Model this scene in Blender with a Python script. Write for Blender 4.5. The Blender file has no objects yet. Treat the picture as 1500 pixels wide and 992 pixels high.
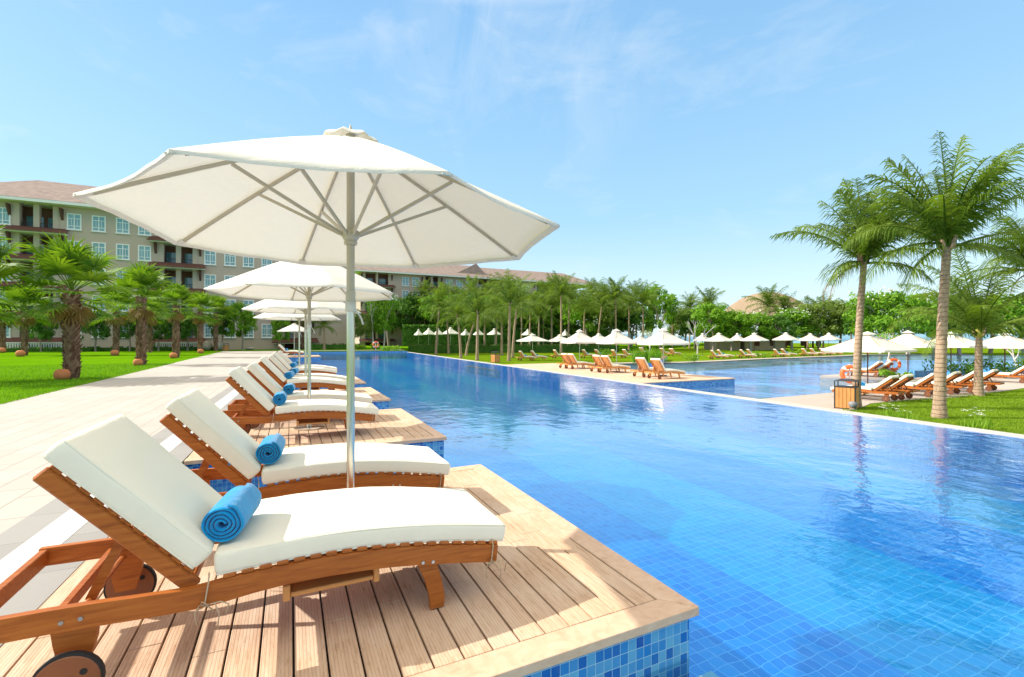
import bpy, math, random
from mathutils import Vector, Matrix, noise
from mathutils.geometry import tessellate_polygon
R=math.radians; PI=math.pi
rnd=random.Random(7)
sc=bpy.context.scene
col=sc.collection
# ---------------------------------------------------------------- camera
F,A,Y0,H=682.0,R(25.46),498.0,1.35
SA,CA=math.sin(A),math.cos(A)
cam=bpy.data.cameras.new('camera'); co=bpy.data.objects.new('camera',cam); col.objects.link(co)
cam.sensor_width=36; cam.lens=36*F/1500; cam.shift_y=2/1500; cam.clip_end=9000; cam.clip_start=.05
co.location=(0,0,H); co.rotation_euler=(R(90),0,-A); sc.camera=co
def G(px,py,z=0.0):
    """ground point seen at a pixel, on the level z"""
    d=F*(H-z)/(py-Y0); r=(px-750)*d/F
    return Vector((r*CA+d*SA,-r*SA+d*CA,z))
def onY(px,Y):
    t=(px-750)/F
    return Y*(SA+t*CA)/(CA-t*SA)
def dist(p): return p[0]*SA+p[1]*CA
def ZAT(p,py): return H-(py-Y0)*dist(p)/F
# ---------------------------------------------------------------- helpers
def link(o): col.objects.link(o); return o
def tag(o,label=None,cat=None,group=None,kind=None):
    for k,v in (('label',label),('category',cat),('group',group),('kind',kind)):
        if v: o[k]=v
    return o
def empty(name,loc=(0,0,0),rz=0,label=None,cat=None,group=None):
    o=bpy.data.objects.new(name,None); o.location=loc; o.rotation_euler=(0,0,rz); o.empty_display_size=.1
    link(o); return tag(o,label,cat,group)
def copy_tree(o,parent=None):
    c=o.copy(); link(c)
    if parent is not None: c.parent=parent
    for ch in KIDS.get(o.name,[]): 
        copy_tree(ch,c)
    return c
KIDS={}
class MB:
    def __init__(s): s.v=[]; s.f=[]
    def add(s,vs,fs):
        n=len(s.v); s.v+= [tuple(v) for v in vs]; s.f+=[tuple(i+n for i in f) for f in fs]; return s
    def box(s,x0,x1,y0,y1,z0,z1,m=None):
        vs=[Vector((x,y,z)) for z in (z0,z1) for y in (y0,y1) for x in (x0,x1)]
        if m: vs=[m@v for v in vs]
        return s.add(vs,[(0,2,3,1),(4,5,7,6),(0,1,5,4),(2,6,7,3),(0,4,6,2),(1,3,7,5)])
    def bbox(s,x0,x1,y0,y1,z0,z1,b=.004,m=None):
        """box with chamfered edges"""
        b=min(b,(x1-x0)*.4,(y1-y0)*.4,(z1-z0)*.4)
        vs=[];idx={}
        for ix,(x,sx) in enumerate(((x0,1),(x1,-1))):
            for iy,(y,sy) in enumerate(((y0,1),(y1,-1))):
                for iz,(z,sz) in enumerate(((z0,1),(z1,-1))):
                    for a in range(3):
                        v=Vector((x+(0 if a==0 else b*sx),y+(0 if a==1 else b*sy),z+(0 if a==2 else b*sz)))
                        idx[(ix,iy,iz,a)]=len(vs); vs.append(m@v if m else v)
        fs=[]
        for a in range(3):
            o=[i for i in range(3) if i!=a]
            for sd in (0,1):
                q=[]
                for p,r in ((0,0),(1,0),(1,1),(0,1)):
                    k=[0,0,0]; k[a]=sd; k[o[0]]=p; k[o[1]]=r; q.append(idx[(*k,a)])
                fs.append(q)
        for a in range(3):
            o=[i for i in range(3) if i!=a]
            for p in (0,1):
                for r in (0,1):
                    k0=[0,0,0];k0[o[0]]=p;k0[o[1]]=r;k1=list(k0);k1[a]=1
                    fs.append([idx[(*k0,o[0])],idx[(*k1,o[0])],idx[(*k1,o[1])],idx[(*k0,o[1])]])
        for ix in (0,1):
            for iy in (0,1):
                for iz in (0,1): fs.append([idx[(ix,iy,iz,a)] for a in range(3)])
        return s.add(vs,fs)
    def tube(s,pts,r,n=8,cap=True):
        pts=[Vector(p) for p in pts]; rs=r if isinstance(r,(list,tuple)) else [r]*len(pts)
        vs=[];fs=[]; up=None
        for i,p in enumerate(pts):
            t=(pts[min(i+1,len(pts)-1)]-pts[max(i-1,0)])
            t=t.normalized() if t.length>1e-9 else Vector((0,0,1))
            if up is None:
                up=Vector((0,0,1)) if abs(t.z)<.9 else Vector((1,0,0))
            a=t.cross(up); a=a.normalized() if a.length>1e-6 else Vector((1,0,0)); b=a.cross(t).normalized(); up=b
            for k in range(n):
                an=2*PI*k/n; vs.append(p+(a*math.cos(an)+b*math.sin(an))*rs[i])
        for i in range(len(pts)-1):
            for k in range(n):
                fs.append((i*n+k,i*n+(k+1)%n,(i+1)*n+(k+1)%n,(i+1)*n+k))
        if cap: fs.append(tuple(range(n-1,-1,-1))); fs.append(tuple((len(pts)-1)*n+k for k in range(n)))
        return s.add(vs,fs)
    def bar(s,p,q,w,h,up=(0,0,1)):
        """rectangular bar from p to q, w across, h along up"""
        p,q=Vector(p),Vector(q); t=(q-p).normalized(); up=Vector(up)
        a=t.cross(up).normalized()*(w/2); b=a.cross(t).normalized()*(h/2)
        return s.add([p-a-b,p+a-b,p+a+b,p-a+b,q-a-b,q+a-b,q+a+b,q-a+b],[(3,2,1,0),(4,5,6,7),(0,1,5,4),(1,2,6,5),(2,3,7,6),(3,0,4,7)])
    def lathe(s,prof,n=24,c=(0,0,0),axis='z'):
        vs=[];fs=[]
        for r,z in prof:
            for k in range(n):
                an=2*PI*k/n; x,y=r*math.cos(an),r*math.sin(an)
                vs.append((c[0]+x,c[1]+y,c[2]+z) if axis=='z' else (c[0]+x,c[1]+z,c[2]+y))
        for i in range(len(prof)-1):
            for k in range(n): fs.append((i*n+k,i*n+(k+1)%n,(i+1)*n+(k+1)%n,(i+1)*n+k))
        return s.add(vs,fs)
    def prism(s,poly,z0,z1,top=True,bottom=False,sides=True):
        n=len(poly); vs=[(p[0],p[1],z0) for p in poly]+[(p[0],p[1],z1) for p in poly]; fs=[]
        tri=tessellate_polygon([[Vector((p[0],p[1],0)) for p in poly]])
        if top: fs+=[tuple(i+n for i in t) for t in tri]
        if bottom: fs+=[tuple(t) for t in tri]
        if sides: fs+=[(i,(i+1)%n,(i+1)%n+n,i+n) for i in range(n)]
        return s.add(vs,fs)
    def sheet(s,loops,z):
        vs=[(p[0],p[1],z) for l in loops for p in l]
        return s.add(vs,[tuple(t) for t in tessellate_polygon([[Vector((p[0],p[1],0)) for p in l] for l in loops])])
    def xz(s,prof_t,prof_b,y0,y1):
        """plank in side view: top and bottom poly lines (x,z), from y0 to y1"""
        n=len(prof_t); vs=[]
        for y in (y0,y1):
            vs+=[(x,y,z) for x,z in prof_t]+[(x,y,z) for x,z in prof_b]
        fs=[];m=2*n
        for i in range(n-1):
            fs+=[(i,i+1,n+i+1,n+i),(m+i+1,m+i,m+n+i,m+n+i+1),(i+1,i,m+i,m+i+1),(n+i,n+i+1,m+n+i+1,m+n+i)]
        fs+=[(0,n,m+n,m),(n-1,m+n-1,m+2*n-1,2*n-1)]
        return s.add(vs,fs)
    def build(s,name,mat,parent=None,smooth=False,angle=None,link_it=True):
        me=bpy.data.meshes.new(name); me.from_pydata(s.v,[],s.f)
        me.validate(); me.materials.append(mat)
        o=bpy.data.objects.new(name,me)
        if smooth:
            me.shade_smooth()
            if angle:
                import bmesh
                bm=bmesh.new(); bm.from_mesh(me); bmesh.ops.recalc_face_normals(bm,faces=bm.faces)
                for e in bm.edges:
                    if len(e.link_faces)==2 and e.calc_face_angle(0)>R(angle): e.smooth=False
                bm.to_mesh(me); bm.free()
        if link_it: link(o)
        if parent is not None:
            o.parent=parent; KIDS.setdefault(parent.name,[]).append(o)
        return o
def fixn(o):
    import bmesh
    bm=bmesh.new(); bm.from_mesh(o.data); bmesh.ops.recalc_face_normals(bm,faces=bm.faces); bm.to_mesh(o.data); bm.free(); return o
def interp(tab,x):
    if x<=tab[0][0]: return tab[0][1]
    for (a,b),(c,d) in zip(tab,tab[1:]):
        if x<=c: return b+(d-b)*(x-a)/(c-a)
    return tab[-1][1]
def smoothtab(tab,n):
    """Catmull-Rom through a poly line of (x,z)"""
    out=[]; P=[Vector(p) for p in tab]; P=[P[0]*2-P[1]]+P+[P[-1]*2-P[-2]]
    for i in range(1,len(P)-2):
        for k in range(n):
            t=k/n; a,b,c,d=P[i-1:i+3]
            out.append(tuple(.5*((2*b)+(c-a)*t+(2*a-5*b+4*c-d)*t*t+(3*b-a-3*c+d)*t**3)))
    out.append(tuple(P[-2])); return out
# ---------------------------------------------------------------- materials
MATS={}
class N:
    def __init__(s,name):
        s.m=bpy.data.materials.new(name); s.m.use_nodes=True; s.t=s.m.node_tree; s.t.nodes.clear()
        s.out=s.n('ShaderNodeOutputMaterial')
    def n(s,t,**k):
        x=s.t.nodes.new(t)
        for a,b in k.items(): setattr(x,a,b)
        return x
    def l(s,a,b): s.t.links.new(a,b)
    def set(s,node,**k):
        for a,b in k.items():
            i=node.inputs[a.replace('_',' ')]
            if hasattr(b,'is_output') : s.l(b,i)
            else: i.default_value=b
        return node
    def coord(s,which='Object'): return s.n('ShaderNodeTexCoord').outputs[which]
    def mapping(s,vec,scale=(1,1,1),rot=(0,0,0)):
        m=s.n('ShaderNodeMapping'); m.inputs['Scale'].default_value=scale; m.inputs['Rotation'].default_value=rot; s.l(vec,m.inputs['Vector']); return m.outputs[0]
    def noise(s,vec,scale,detail=3,rough=.5,out='Fac',dist=0):
        x=s.n('ShaderNodeTexNoise'); s.l(vec,x.inputs['Vector']); x.inputs['Scale'].default_value=scale; x.inputs['Detail'].default_value=detail; x.inputs['Roughness'].default_value=rough; x.inputs['Distortion'].default_value=dist
        return x.outputs[out]
    def ramp(s,fac,stops):
        x=s.n('ShaderNodeValToRGB'); s.l(fac,x.inputs[0]); e=x.color_ramp.elements
        while len(e)<len(stops): e.new(.5)
        for q,(p,c) in zip(e,stops): q.position=p; q.color=(*c,1) if len(c)==3 else c
        return x.outputs[0]
    def math(s,op,a,b=None,c=None):
        x=s.n('ShaderNodeMath',operation=op)
        for i,v in enumerate((a,b,c)):
            if v is None: continue
            if hasattr(v,'is_output'): s.l(v,x.inputs[i])
            else: x.inputs[i].default_value=v
        return x.outputs[0]
    def mix(s,fac,a,b,mode='MIX'):
        x=s.n('ShaderNodeMix',data_type='RGBA',blend_type=mode)
        for i,v in ((0,fac),(6,a),(7,b)):
            if hasattr(v,'is_output'): s.l(v,x.inputs[i])
            else: x.inputs[i].default_value=v if not isinstance(v,tuple) or len(v)==4 else (*v,1)
        return x.outputs[2]
    def bump(s,h,strength=.3,dist=.01):
        x=s.n('ShaderNodeBump'); s.l(h,x.inputs['Height']); x.inputs['Strength'].default_value=strength; x.inputs['Distance'].default_value=dist; return x.outputs[0]
    def pbr(s,color,rough=.6,spec=.4,normal=None,metal=0,sheen=0,link=True):
        p=s.n('ShaderNodeBsdfPrincipled')
        def put(k,v):
            if hasattr(v,'is_output'): s.l(v,p.inputs[k])
            else: p.inputs[k].default_value=(*v,1) if isinstance(v,tuple) and len(v)==3 else v
        put('Base Color',color); put('Roughness',rough); put('Specular IOR Level',spec); put('Metallic',metal); put('Sheen Weight',sheen)
        if normal is not None: s.l(normal,p.inputs['Normal'])
        if link: s.l(p.outputs[0],s.out.inputs[0])
        return p
    def island(s): return s.n('ShaderNodeNewGeometry').outputs['Random Per Island']
def mat(name,fn):
    x=N(name); fn(x); MATS[name]=x.m; return x.m
M=MATS
def plain(name,c,rough=.6,spec=.4,metal=0,var=.12,scale=6,bump=0):
    def f(x):
        v=x.noise(x.coord(),scale,4)
        cc=x.mix(x.math('MULTIPLY',v,1.0),tuple(k*(1-var) for k in c),tuple(min(1,k*(1+var)) for k in c))
        x.pbr(cc,rough,spec,x.bump(x.noise(x.coord(),scale*20,2),bump,.002) if bump else None,metal)
    return mat(name,f)
def m_cushion(x):
    c=x.coord(); w=x.n('ShaderNodeTexWave',wave_type='BANDS',bands_direction='X'); w.inputs['Scale'].default_value=260; x.l(c,w.inputs[0])
    w2=x.n('ShaderNodeTexWave',wave_type='BANDS',bands_direction='Y'); w2.inputs['Scale'].default_value=260; x.l(c,w2.inputs[0])
    h=x.math('ADD',x.math('MULTIPLY',w.outputs[1],w2.outputs[1]),x.math('MULTIPLY',x.noise(c,5,3),6))
    h=x.math('ADD',h,x.math('MULTIPLY',x.noise(x.mapping(c,(1,2.2,1)),4.5,4,.55,dist=1.2),9))
    x.pbr(x.mix(x.noise(c,2.5,4),(.86,.79,.62,1),(.90,.84,.68,1)),.85,.15,x.bump(h,.22,.0035),sheen=.2)
mat('cushion fabric',m_cushion)
def m_teak(x):
    c=x.mapping(x.coord(),(1.2,14,14)); n=x.noise(c,4,6,.6,dist=.6)
    cc=x.ramp(n,[(.25,(.22,.052,.008)),(.5,(.42,.118,.018)),(.78,(.56,.195,.036))])
    i=x.island(); cc=x.mix(x.math('MULTIPLY',i,.45),cc,(.28,.085,.02,1))
    x.pbr(cc,.45,.25,x.bump(n,.12,.003))
mat('teak wood',m_teak)
def m_deck(x):
    c=x.coord(); i=x.island()
    s=x.mapping(c,(14,1.1,3)); g=x.noise(s,3,7,.65,dist=.4)
    big=x.noise(c,1.7,4)
    cc=x.ramp(g,[(.22,(.40,.235,.135)),(.5,(.59,.40,.26)),(.8,(.72,.55,.40))])
    cc=x.mix(x.math('MULTIPLY',i,.5),cc,(.60,.43,.30,1))
    st=x.ramp(x.noise(x.mapping(c,(26,3.6,3)),2.2,6,.75),[(.53,(0,0,0)),(.66,(1,1,1))])
    cc=x.mix(x.math('MULTIPLY',st,.62),cc,(.34,.19,.10,1))
    cc=x.mix(x.math('MULTIPLY',x.ramp(big,[(.45,(0,0,0)),(.65,(1,1,1))]),.35),cc,(.72,.60,.48,1))
    sx=x.n('ShaderNodeSeparateXYZ'); x.l(c,sx.inputs[0])
    gr=x.math('SINE',x.math('MULTIPLY',sx.outputs[0],2*PI/.0145))
    gr=x.math('POWER',x.math('MAXIMUM',gr,0.0),2.5)
    cc=x.mix(x.math('MULTIPLY',gr,.28),cc,(.22,.12,.07,1))
    x.pbr(cc,.75,.2,x.bump(x.math('SUBTRACT',x.math('MULTIPLY',g,.4),gr),.35,.002))
mat('weathered deck boards',m_deck)
def m_border(x):
    c=x.coord(); g=x.noise(x.mapping(c,(3,3,6)),4,7,.65,dist=1.0)
    cc=x.ramp(g,[(.2,(.47,.29,.18)),(.5,(.60,.41,.275)),(.85,(.69,.51,.37))])
    k=x.ramp(x.noise(c,9,3),[(.68,(0,0,0)),(.74,(1,1,1))])
    cc=x.mix(x.math('MULTIPLY',k,.25),cc,(.3,.16,.09,1))
    x.pbr(cc,.6,.3,x.bump(g,.2,.003))
mat('deck border wood',m_border)
def tiles(x,size,lo,hi,grout,gw=.07,wob=.0,base='Object',zs=1.0,third=None):
    c=x.coord(base)
    if wob:
        nz=x.n('ShaderNodeTexNoise'); x.l(c,nz.inputs['Vector']); nz.inputs['Scale'].default_value=4.2; nz.inputs['Detail'].default_value=4
        sub=x.n('ShaderNodeVectorMath',operation='SUBTRACT'); x.l(nz.outputs['Color'],sub.inputs[0]); sub.inputs[1].default_value=(.5,.5,.5)
        mu=x.n('ShaderNodeVectorMath',operation='SCALE'); x.l(sub.outputs[0],mu.inputs[0]); mu.inputs['Scale'].default_value=wob
        ad=x.n('ShaderNodeVectorMath',operation='ADD'); x.l(c,ad.inputs[0]); x.l(mu.outputs[0],ad.inputs[1]); c=ad.outputs[0]
    ge=x.n('ShaderNodeNewGeometry'); ns=x.n('ShaderNodeSeparateXYZ'); x.l(ge.outputs['True Normal'],ns.inputs[0])
    sc_=x.mapping(c,(1/size,1/size,1/(size*zs)))
    off=x.n('ShaderNodeVectorMath',operation='ADD'); x.l(sc_,off.inputs[0]); off.inputs[1].default_value=(.37,.41,.43); sc_=off.outputs[0]
    fl=x.n('ShaderNodeVectorMath',operation='FLOOR'); x.l(sc_,fl.inputs[0])
    fr=x.n('ShaderNodeVectorMath',operation='FRACTION'); x.l(sc_,fr.inputs[0])
    sp=x.n('ShaderNodeSeparateXYZ'); x.l(fr.outputs[0],sp.inputs[0])
    g=None
    for ax in range(3):
        inv=x.math('SUBTRACT',1,x.math('GREATER_THAN',x.math('ABSOLUTE',ns.outputs[ax]),.7))
        q=x.math('MULTIPLY',x.math('LESS_THAN',sp.outputs[ax],gw),inv)
        g=q if g is None else x.math('MAXIMUM',g,q)
    fz=x.n('ShaderNodeSeparateXYZ'); x.l(fl.outputs[0],fz.inputs[0])
    cb=x.n('ShaderNodeCombineXYZ')
    for ax in range(3):
        inv=x.math('SUBTRACT',1,x.math('GREATER_THAN',x.math('ABSOLUTE',ns.outputs[ax]),.7))
        x.l(x.math('MULTIPLY',fz.outputs[ax],inv),cb.inputs[ax])
    wn=x.n('ShaderNodeTexWhiteNoise',noise_dimensions='3D'); x.l(cb.outputs[0],wn.inputs[0])
    st=[(0,lo),(1,hi)] if third is None else [(0,lo),(.5,hi),(1,third)]
    return x.mix(g,x.ramp(wn.outputs['Value'],st),(*grout,1)),g
def m_walltile(x):
    cc,g=tiles(x,.047,(.005,.075,.36),(.02,.20,.52),(.35,.55,.65),.06,third=(.14,.40,.58),zs=1.15)
    x.pbr(cc,.12,.5,x.bump(x.math('SUBTRACT',1,g),.4,.002))
mat('blue mosaic wall tile',m_walltile)
def m_floor(lo,hi,grout,gw=.10):
    def f(x):
        cc,g=tiles(x,.105,lo,hi,grout,gw,wob=.09)
        v=x.n('ShaderNodeTexVoronoi',feature='DISTANCE_TO_EDGE')
        cc=x.mix(x.math('MULTIPLY',x.noise(x.coord(),.35,2),.25),cc,hi)
        x.pbr(cc,.5,.2)
    return f
mat('deep blue pool tile',m_floor((.001,.17,.64),(.008,.26,.78),(.09,.38,.84),.07))
mat('cyan pool tile',m_floor((.0,.27,.68),(.004,.35,.79),(.10,.48,.86),.07))
mat('lavender pool tile',m_floor((.10,.30,.78),(.22,.42,.88),(.4,.6,.9)))
mat('pale blue ledge tile',m_floor((.03,.25,.50),(.22,.50,.62),(.6,.7,.75)))
def m_water(x,bumps,tint=(.86,.97,1.0)):
    c=x.coord()
    h=x.math('ADD',x.math('MULTIPLY',x.noise(x.mapping(c,(1,.75,1)),bumps[0],2,.5,dist=.4),1.0),x.math('MULTIPLY',x.noise(c,bumps[0]*4.5,2),.22))
    h=x.math('ADD',h,x.math('MULTIPLY',x.noise(c,bumps[0]*.22,2),1.6))
    h=x.math('MULTIPLY',h,x.math('ADD',.55,x.math('MULTIPLY',x.ramp(x.noise(x.mapping(c,(.16,.09,1)),1.0,3),[(.40,(0,0,0)),(.62,(1,1,1))]),1.3)))
    nb=x.bump(h,bumps[1],bumps[2])
    fr=x.n('ShaderNodeFresnel'); fr.inputs['IOR'].default_value=1.33; x.l(nb,fr.inputs['Normal'])
    gl=x.n('ShaderNodeBsdfGlossy'); gl.inputs['Roughness'].default_value=.03; gl.inputs['Color'].default_value=(.97,.98,1,1); x.l(nb,gl.inputs['Normal'])
    tr=x.n('ShaderNodeBsdfTransparent'); tr.inputs['Color'].default_value=(*tint,1)
    df=x.n('ShaderNodeBsdfDiffuse'); df.inputs[0].default_value=(.10,.50,.95,1)
    m0=x.n('ShaderNodeMixShader'); m0.inputs[0].default_value=.07; x.l(tr.outputs[0],m0.inputs[1]); x.l(df.outputs[0],m0.inputs[2]); tr=m0
    mx=x.n('ShaderNodeMixShader'); x.l(x.math('MINIMUM',x.math('MULTIPLY',fr.outputs[0],2.15),.62),mx.inputs[0]); x.l(tr.outputs[0],mx.inputs[1]); x.l(gl.outputs[0],mx.inputs[2])
    x.l(mx.outputs[0],x.out.inputs[0])
mat('pool water',lambda x:m_water(x,(3.0,.36,.028)))
mat('lower pool water',lambda x:m_water(x,(1.6,.95,.14)))
def m_sea(x):
    c=x.coord(); x.pbr((.02,.20,.30),.15,.5,x.bump(x.noise(c,.4,4),.6,.3))
mat('sea water',m_sea)
def m_towel(x):
    c=x.coord(); n=x.noise(c,140,3); n2=x.noise(c,14,3)
    cc=x.mix(x.math('MULTIPLY',n2,1),(0,.18,.44,1),(.0,.35,.68,1))
    x.pbr(cc,.95,.1,x.bump(x.math('ADD',n,x.math('MULTIPLY',n2,2)),.7,.004),sheen=.35)
mat('azure towelling',m_towel)
def m_canopy(x):
    c=x.coord(); n=x.noise(c,3,3); w=x.noise(c,260,2)
    n3=x.noise(x.mapping(c,(1,1,2)),2.2,5,.6,dist=1.5); nb=x.bump(x.math('ADD',x.math('MULTIPLY',n3,14),w),.35,.006)
    p=x.pbr((.80,.775,.69),.9,.1,nb,link=False)
    t=x.n('ShaderNodeBsdfTranslucent'); t.inputs[0].default_value=(.66,.63,.52,1)
    mx=x.n('ShaderNodeMixShader'); mx.inputs[0].default_value=.22; x.l(p.outputs[0],mx.inputs[1]); x.l(t.outputs[0],mx.inputs[2]); x.l(mx.outputs[0],x.out.inputs[0])
mat('white canopy fabric',m_canopy)
plain('cream metal',(.47,.42,.31),.35,.5)
plain('brushed steel',(.62,.60,.54),.22,.5,metal=1,var=.05)
plain('dark rubber',(.02,.02,.02),.7,.3)
plain('bolt steel',(.6,.6,.58),.3,.5,metal=1)
plain('cord',(.50,.38,.25),.9,.1)
plain('wheel wood',(.22,.075,.03),.45,.4,var=.3,scale=9)
plain('light teak',(.62,.27,.08),.5,.4,var=.25,scale=5)
def m_paver(x):
    c=x.coord(); b=x.n('ShaderNodeTexBrick'); x.l(x.mapping(c,(1,1,1),(0,0,R(90))),b.inputs[0]); b.offset=.5
    x.set(b,Color1=(.43,.395,.35,1),Color2=(.375,.34,.30,1),Mortar=(.22,.19,.16,1),Scale=1.0); b.inputs['Mortar Size'].default_value=.007; b.inputs['Brick Width'].default_value=.6; b.inputs['Row Height'].default_value=.3
    cc=x.mix(x.math('MULTIPLY',x.noise(c,.9,5),.5),b.outputs[0],(.44,.41,.365,1))
    cc=x.mix(x.math('MULTIPLY',x.ramp(x.noise(c,2.2,6,.7),[(.5,(0,0,0)),(.75,(1,1,1))]),.25),cc,(.36,.32,.28,1))
    x.pbr(cc,.8,.25,x.bump(x.noise(c,60,3),.2,.002))
mat('cream paving stone',m_paver)
def m_stone(c0,c1):
    def f(x):
        c=x.coord(); b=x.n('ShaderNodeTexBrick'); x.l(x.mapping(c,(1,1,1),(0,0,R(90))),b.inputs[0]); b.offset=0
        x.set(b,Color1=(*c0,1),Color2=(*c1,1),Mortar=tuple(k*.6 for k in c0)+(1,),Scale=1.0); b.inputs['Mortar Size'].default_value=.003; b.inputs['Brick Width'].default_value=.6; b.inputs['Row Height'].default_value=4
        x.pbr(x.mix(x.math('MULTIPLY',x.noise(c,40,4),.3),b.outputs[0],tuple(k*.8 for k in c0)+(1,)),.8,.25,x.bump(x.noise(c,90,3),.2,.002))
    return f
mat('grey granite strip',m_stone((.27,.26,.245),(.31,.30,.28)))
mat('white pebble strip',m_stone((.56,.55,.54),(.52,.515,.51)))
mat('pale coping stone',m_stone((.46,.42,.36),(.52,.48,.43)))
mat('lower paving',m_stone((.42,.35,.30),(.47,.40,.34)))
def m_grass(lo,mid,hi):
    def f(x):
        c=x.coord(); n=x.math('ADD',x.math('MULTIPLY',x.noise(c,.28,5,.6),.6),x.math('MULTIPLY',x.noise(c,2.3,5,.75),.4)); f_=x.noise(c,30,4,.7)
        cc=x.ramp(n,[(.3,lo),(.55,mid),(.8,hi)])
        cc=x.mix(x.ramp(f_,[(.35,(0,0,0)),(.7,(1,1,1))]),tuple(k*.6 for k in mid)+(1,),cc)
        x.pbr(cc,.95,.0,x.bump(x.noise(c,45,4),.5,.03))
    return f
mat('lawn grass',m_grass((.055,.18,.004),(.135,.31,.005),(.24,.42,.012)))
mat('sunny lawn grass',m_grass((.08,.17,.006),(.155,.26,.010),(.25,.36,.02)))
def m_leaf(lo,hi,tr=.35,hue=1.0,scale=.9):
    def f(x):
        c=x.coord(); n=x.noise(c,scale,3); i=x.island()
        k=x.math('ADD',x.math('MULTIPLY',n,.7),x.math('MULTIPLY',i,.35))
        cc=x.ramp(k,[(.2,lo),(.8,hi)])
        p=x.pbr(cc,.55,.16,link=False); t=x.n('ShaderNodeBsdfTranslucent'); x.l(x.mix(1.0,cc,(1.3,1.35,.5,1),'MULTIPLY'),t.inputs[0])
        mx=x.n('ShaderNodeMixShader'); mx.inputs[0].default_value=tr; x.l(p.outputs[0],mx.inputs[1]); x.l(t.outputs[0],mx.inputs[2]); x.l(mx.outputs[0],x.out.inputs[0])
    return f
mat('coconut frond',m_leaf((.045,.11,.012),(.22,.30,.045)))
mat('dry frond',m_leaf((.22,.12,.04),(.42,.28,.12)))
mat('fan leaf',m_leaf((.03,.12,.008),(.24,.36,.03),scale=1.6))
mat('broad leaf',m_leaf((.06,.19,.01),(.24,.42,.03)))
mat('dark leaf',m_leaf((.03,.10,.012),(.11,.24,.03)))
mat('olive leaf',m_leaf((.07,.13,.02),(.22,.30,.06)))
mat('hedge leaf',m_leaf((.05,.10,.025),(.16,.22,.06)))
mat('bright shrub leaf',m_leaf((.10,.24,.015),(.30,.45,.04)))
mat('grass blade',m_leaf((.06,.20,.004),(.26,.45,.02),scale=2.2))
mat('sunny grass blade',m_leaf((.10,.20,.006),(.30,.42,.03),scale=2.2))
plain('white petal',(.85,.84,.76),.6,.3)
def m_ptrunk(x):
    c=x.coord(); sp=x.n('ShaderNodeSeparateXYZ'); x.l(c,sp.inputs[0])
    z=x.math('ADD',x.math('MULTIPLY',sp.outputs[2],1.0),x.math('MULTIPLY',x.noise(c,3,2),.10))
    r=x.math('SINE',x.math('MULTIPLY',z,2*PI/.13)); r=x.math('POWER',x.math('MAXIMUM',r,0.0),4)
    cc=x.ramp(x.noise(x.mapping(c,(6,6,2)),3,6,.7),[(.25,(.26,.165,.10)),(.55,(.44,.305,.20)),(.8,(.56,.42,.30))])
    cc=x.mix(x.math('MULTIPLY',r,.6),cc,(.18,.12,.08,1))
    x.pbr(cc,.9,.15,x.bump(x.math('SUBTRACT',x.noise(c,20,4),r),.5,.02))
mat('ringed palm bark',m_ptrunk)
mat('booted palm bark',lambda x:x.pbr(x.mix(x.island(),(.13,.065,.04,1),(.34,.21,.14,1)),.9,.1,x.bump(x.noise(x.coord(),40,4),.5,.01)))
plain('branch bark',(.30,.24,.19),.9,.1,var=.3,bump=.5)
plain('pale branch bark',(.52,.46,.40),.9,.1,var=.2,bump=.4)
plain('green crownshaft',(.45,.40,.08),.5,.3)
plain('terracotta',(.55,.20,.08),.8,.2,var=.2,bump=.3)
plain('boulder stone',(.50,.42,.33),.9,.2,var=.3,scale=3,bump=.8)
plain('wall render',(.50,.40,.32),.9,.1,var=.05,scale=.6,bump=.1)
plain('brown red wall',(.20,.10,.075),.9,.1)  # dark brown-red of the recessed balcony walls
plain('white trim',(.78,.77,.74),.6,.3,var=.03)
def m_glass(x):
    c=x.coord(); x.pbr(x.mix(x.noise(c,.5,2),(.06,.20,.24,1),(.28,.48,.52,1)),.08,.8)
mat('window glass',m_glass)
def m_roof(x):
    c=x.coord(); sp=x.n('ShaderNodeSeparateXYZ'); x.l(c,sp.inputs[0])
    w=x.math('SINE',x.math('MULTIPLY',sp.outputs[2],2*PI/.16))
    x.pbr(x.ramp(x.noise(c,1.5,5),[(.3,(.22,.165,.14)),(.7,(.31,.245,.21))]),.85,.15,x.bump(w,.5,.03))
mat('brown roof tile',m_roof)
plain('dark timber',(.12,.055,.04),.7,.2)
plain('dark iron',(.03,.03,.03),.5,.4)
mat('thatch',lambda x:x.pbr(x.ramp(x.noise(x.mapping(x.coord(),(6,6,1)),2,6,.8),[(.3,(.20,.14,.09)),(.7,(.42,.32,.22))]),.95,.05,x.bump(x.noise(x.mapping(x.coord(),(10,10,1)),3,5,.8),.8,.1)))
plain('orange buoy',(.85,.16,.04),.4,.4)
plain('buoy white',(.8,.78,.75),.5,.4)
plain('grey plastic',(.22,.22,.23),.5,.4)
plain('soil',(.20,.13,.08),.95,.1)
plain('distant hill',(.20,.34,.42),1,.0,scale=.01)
# ---------------------------------------------------------------- setting: levels
LOW=-.85; WAT=-.27; WAT2=-.93; FLOOR=-1.12
def xl(y): return -1.17+.021*(y-2)
def xr(y): return 10.83+.052*(y-2)-.00000*(y*y)
YE=62.0; YN=-4.0
def structure(o): o['kind']='structure'; return o
g=MB(); g.add([(-4000,-400,-3.2),(4000,-400,-3.2),(4000,6000,-3.2),(-4000,6000,-3.2)],[(0,1,2,3)])
structure(g.build('sea',M['sea water']))
up=[(-900,-60),(xl(YN)-.0,-60),(xl(YN),YN),(xl(YE),YE),(xr(YE),YE),(xr(YE)+4,150),(xr(YE)+4,900),(-900,900)]
g=MB(); g.prism(up,-3.4,-.012); structure(fixn(g.build('upper_lawn',M['lawn grass'])))
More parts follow.
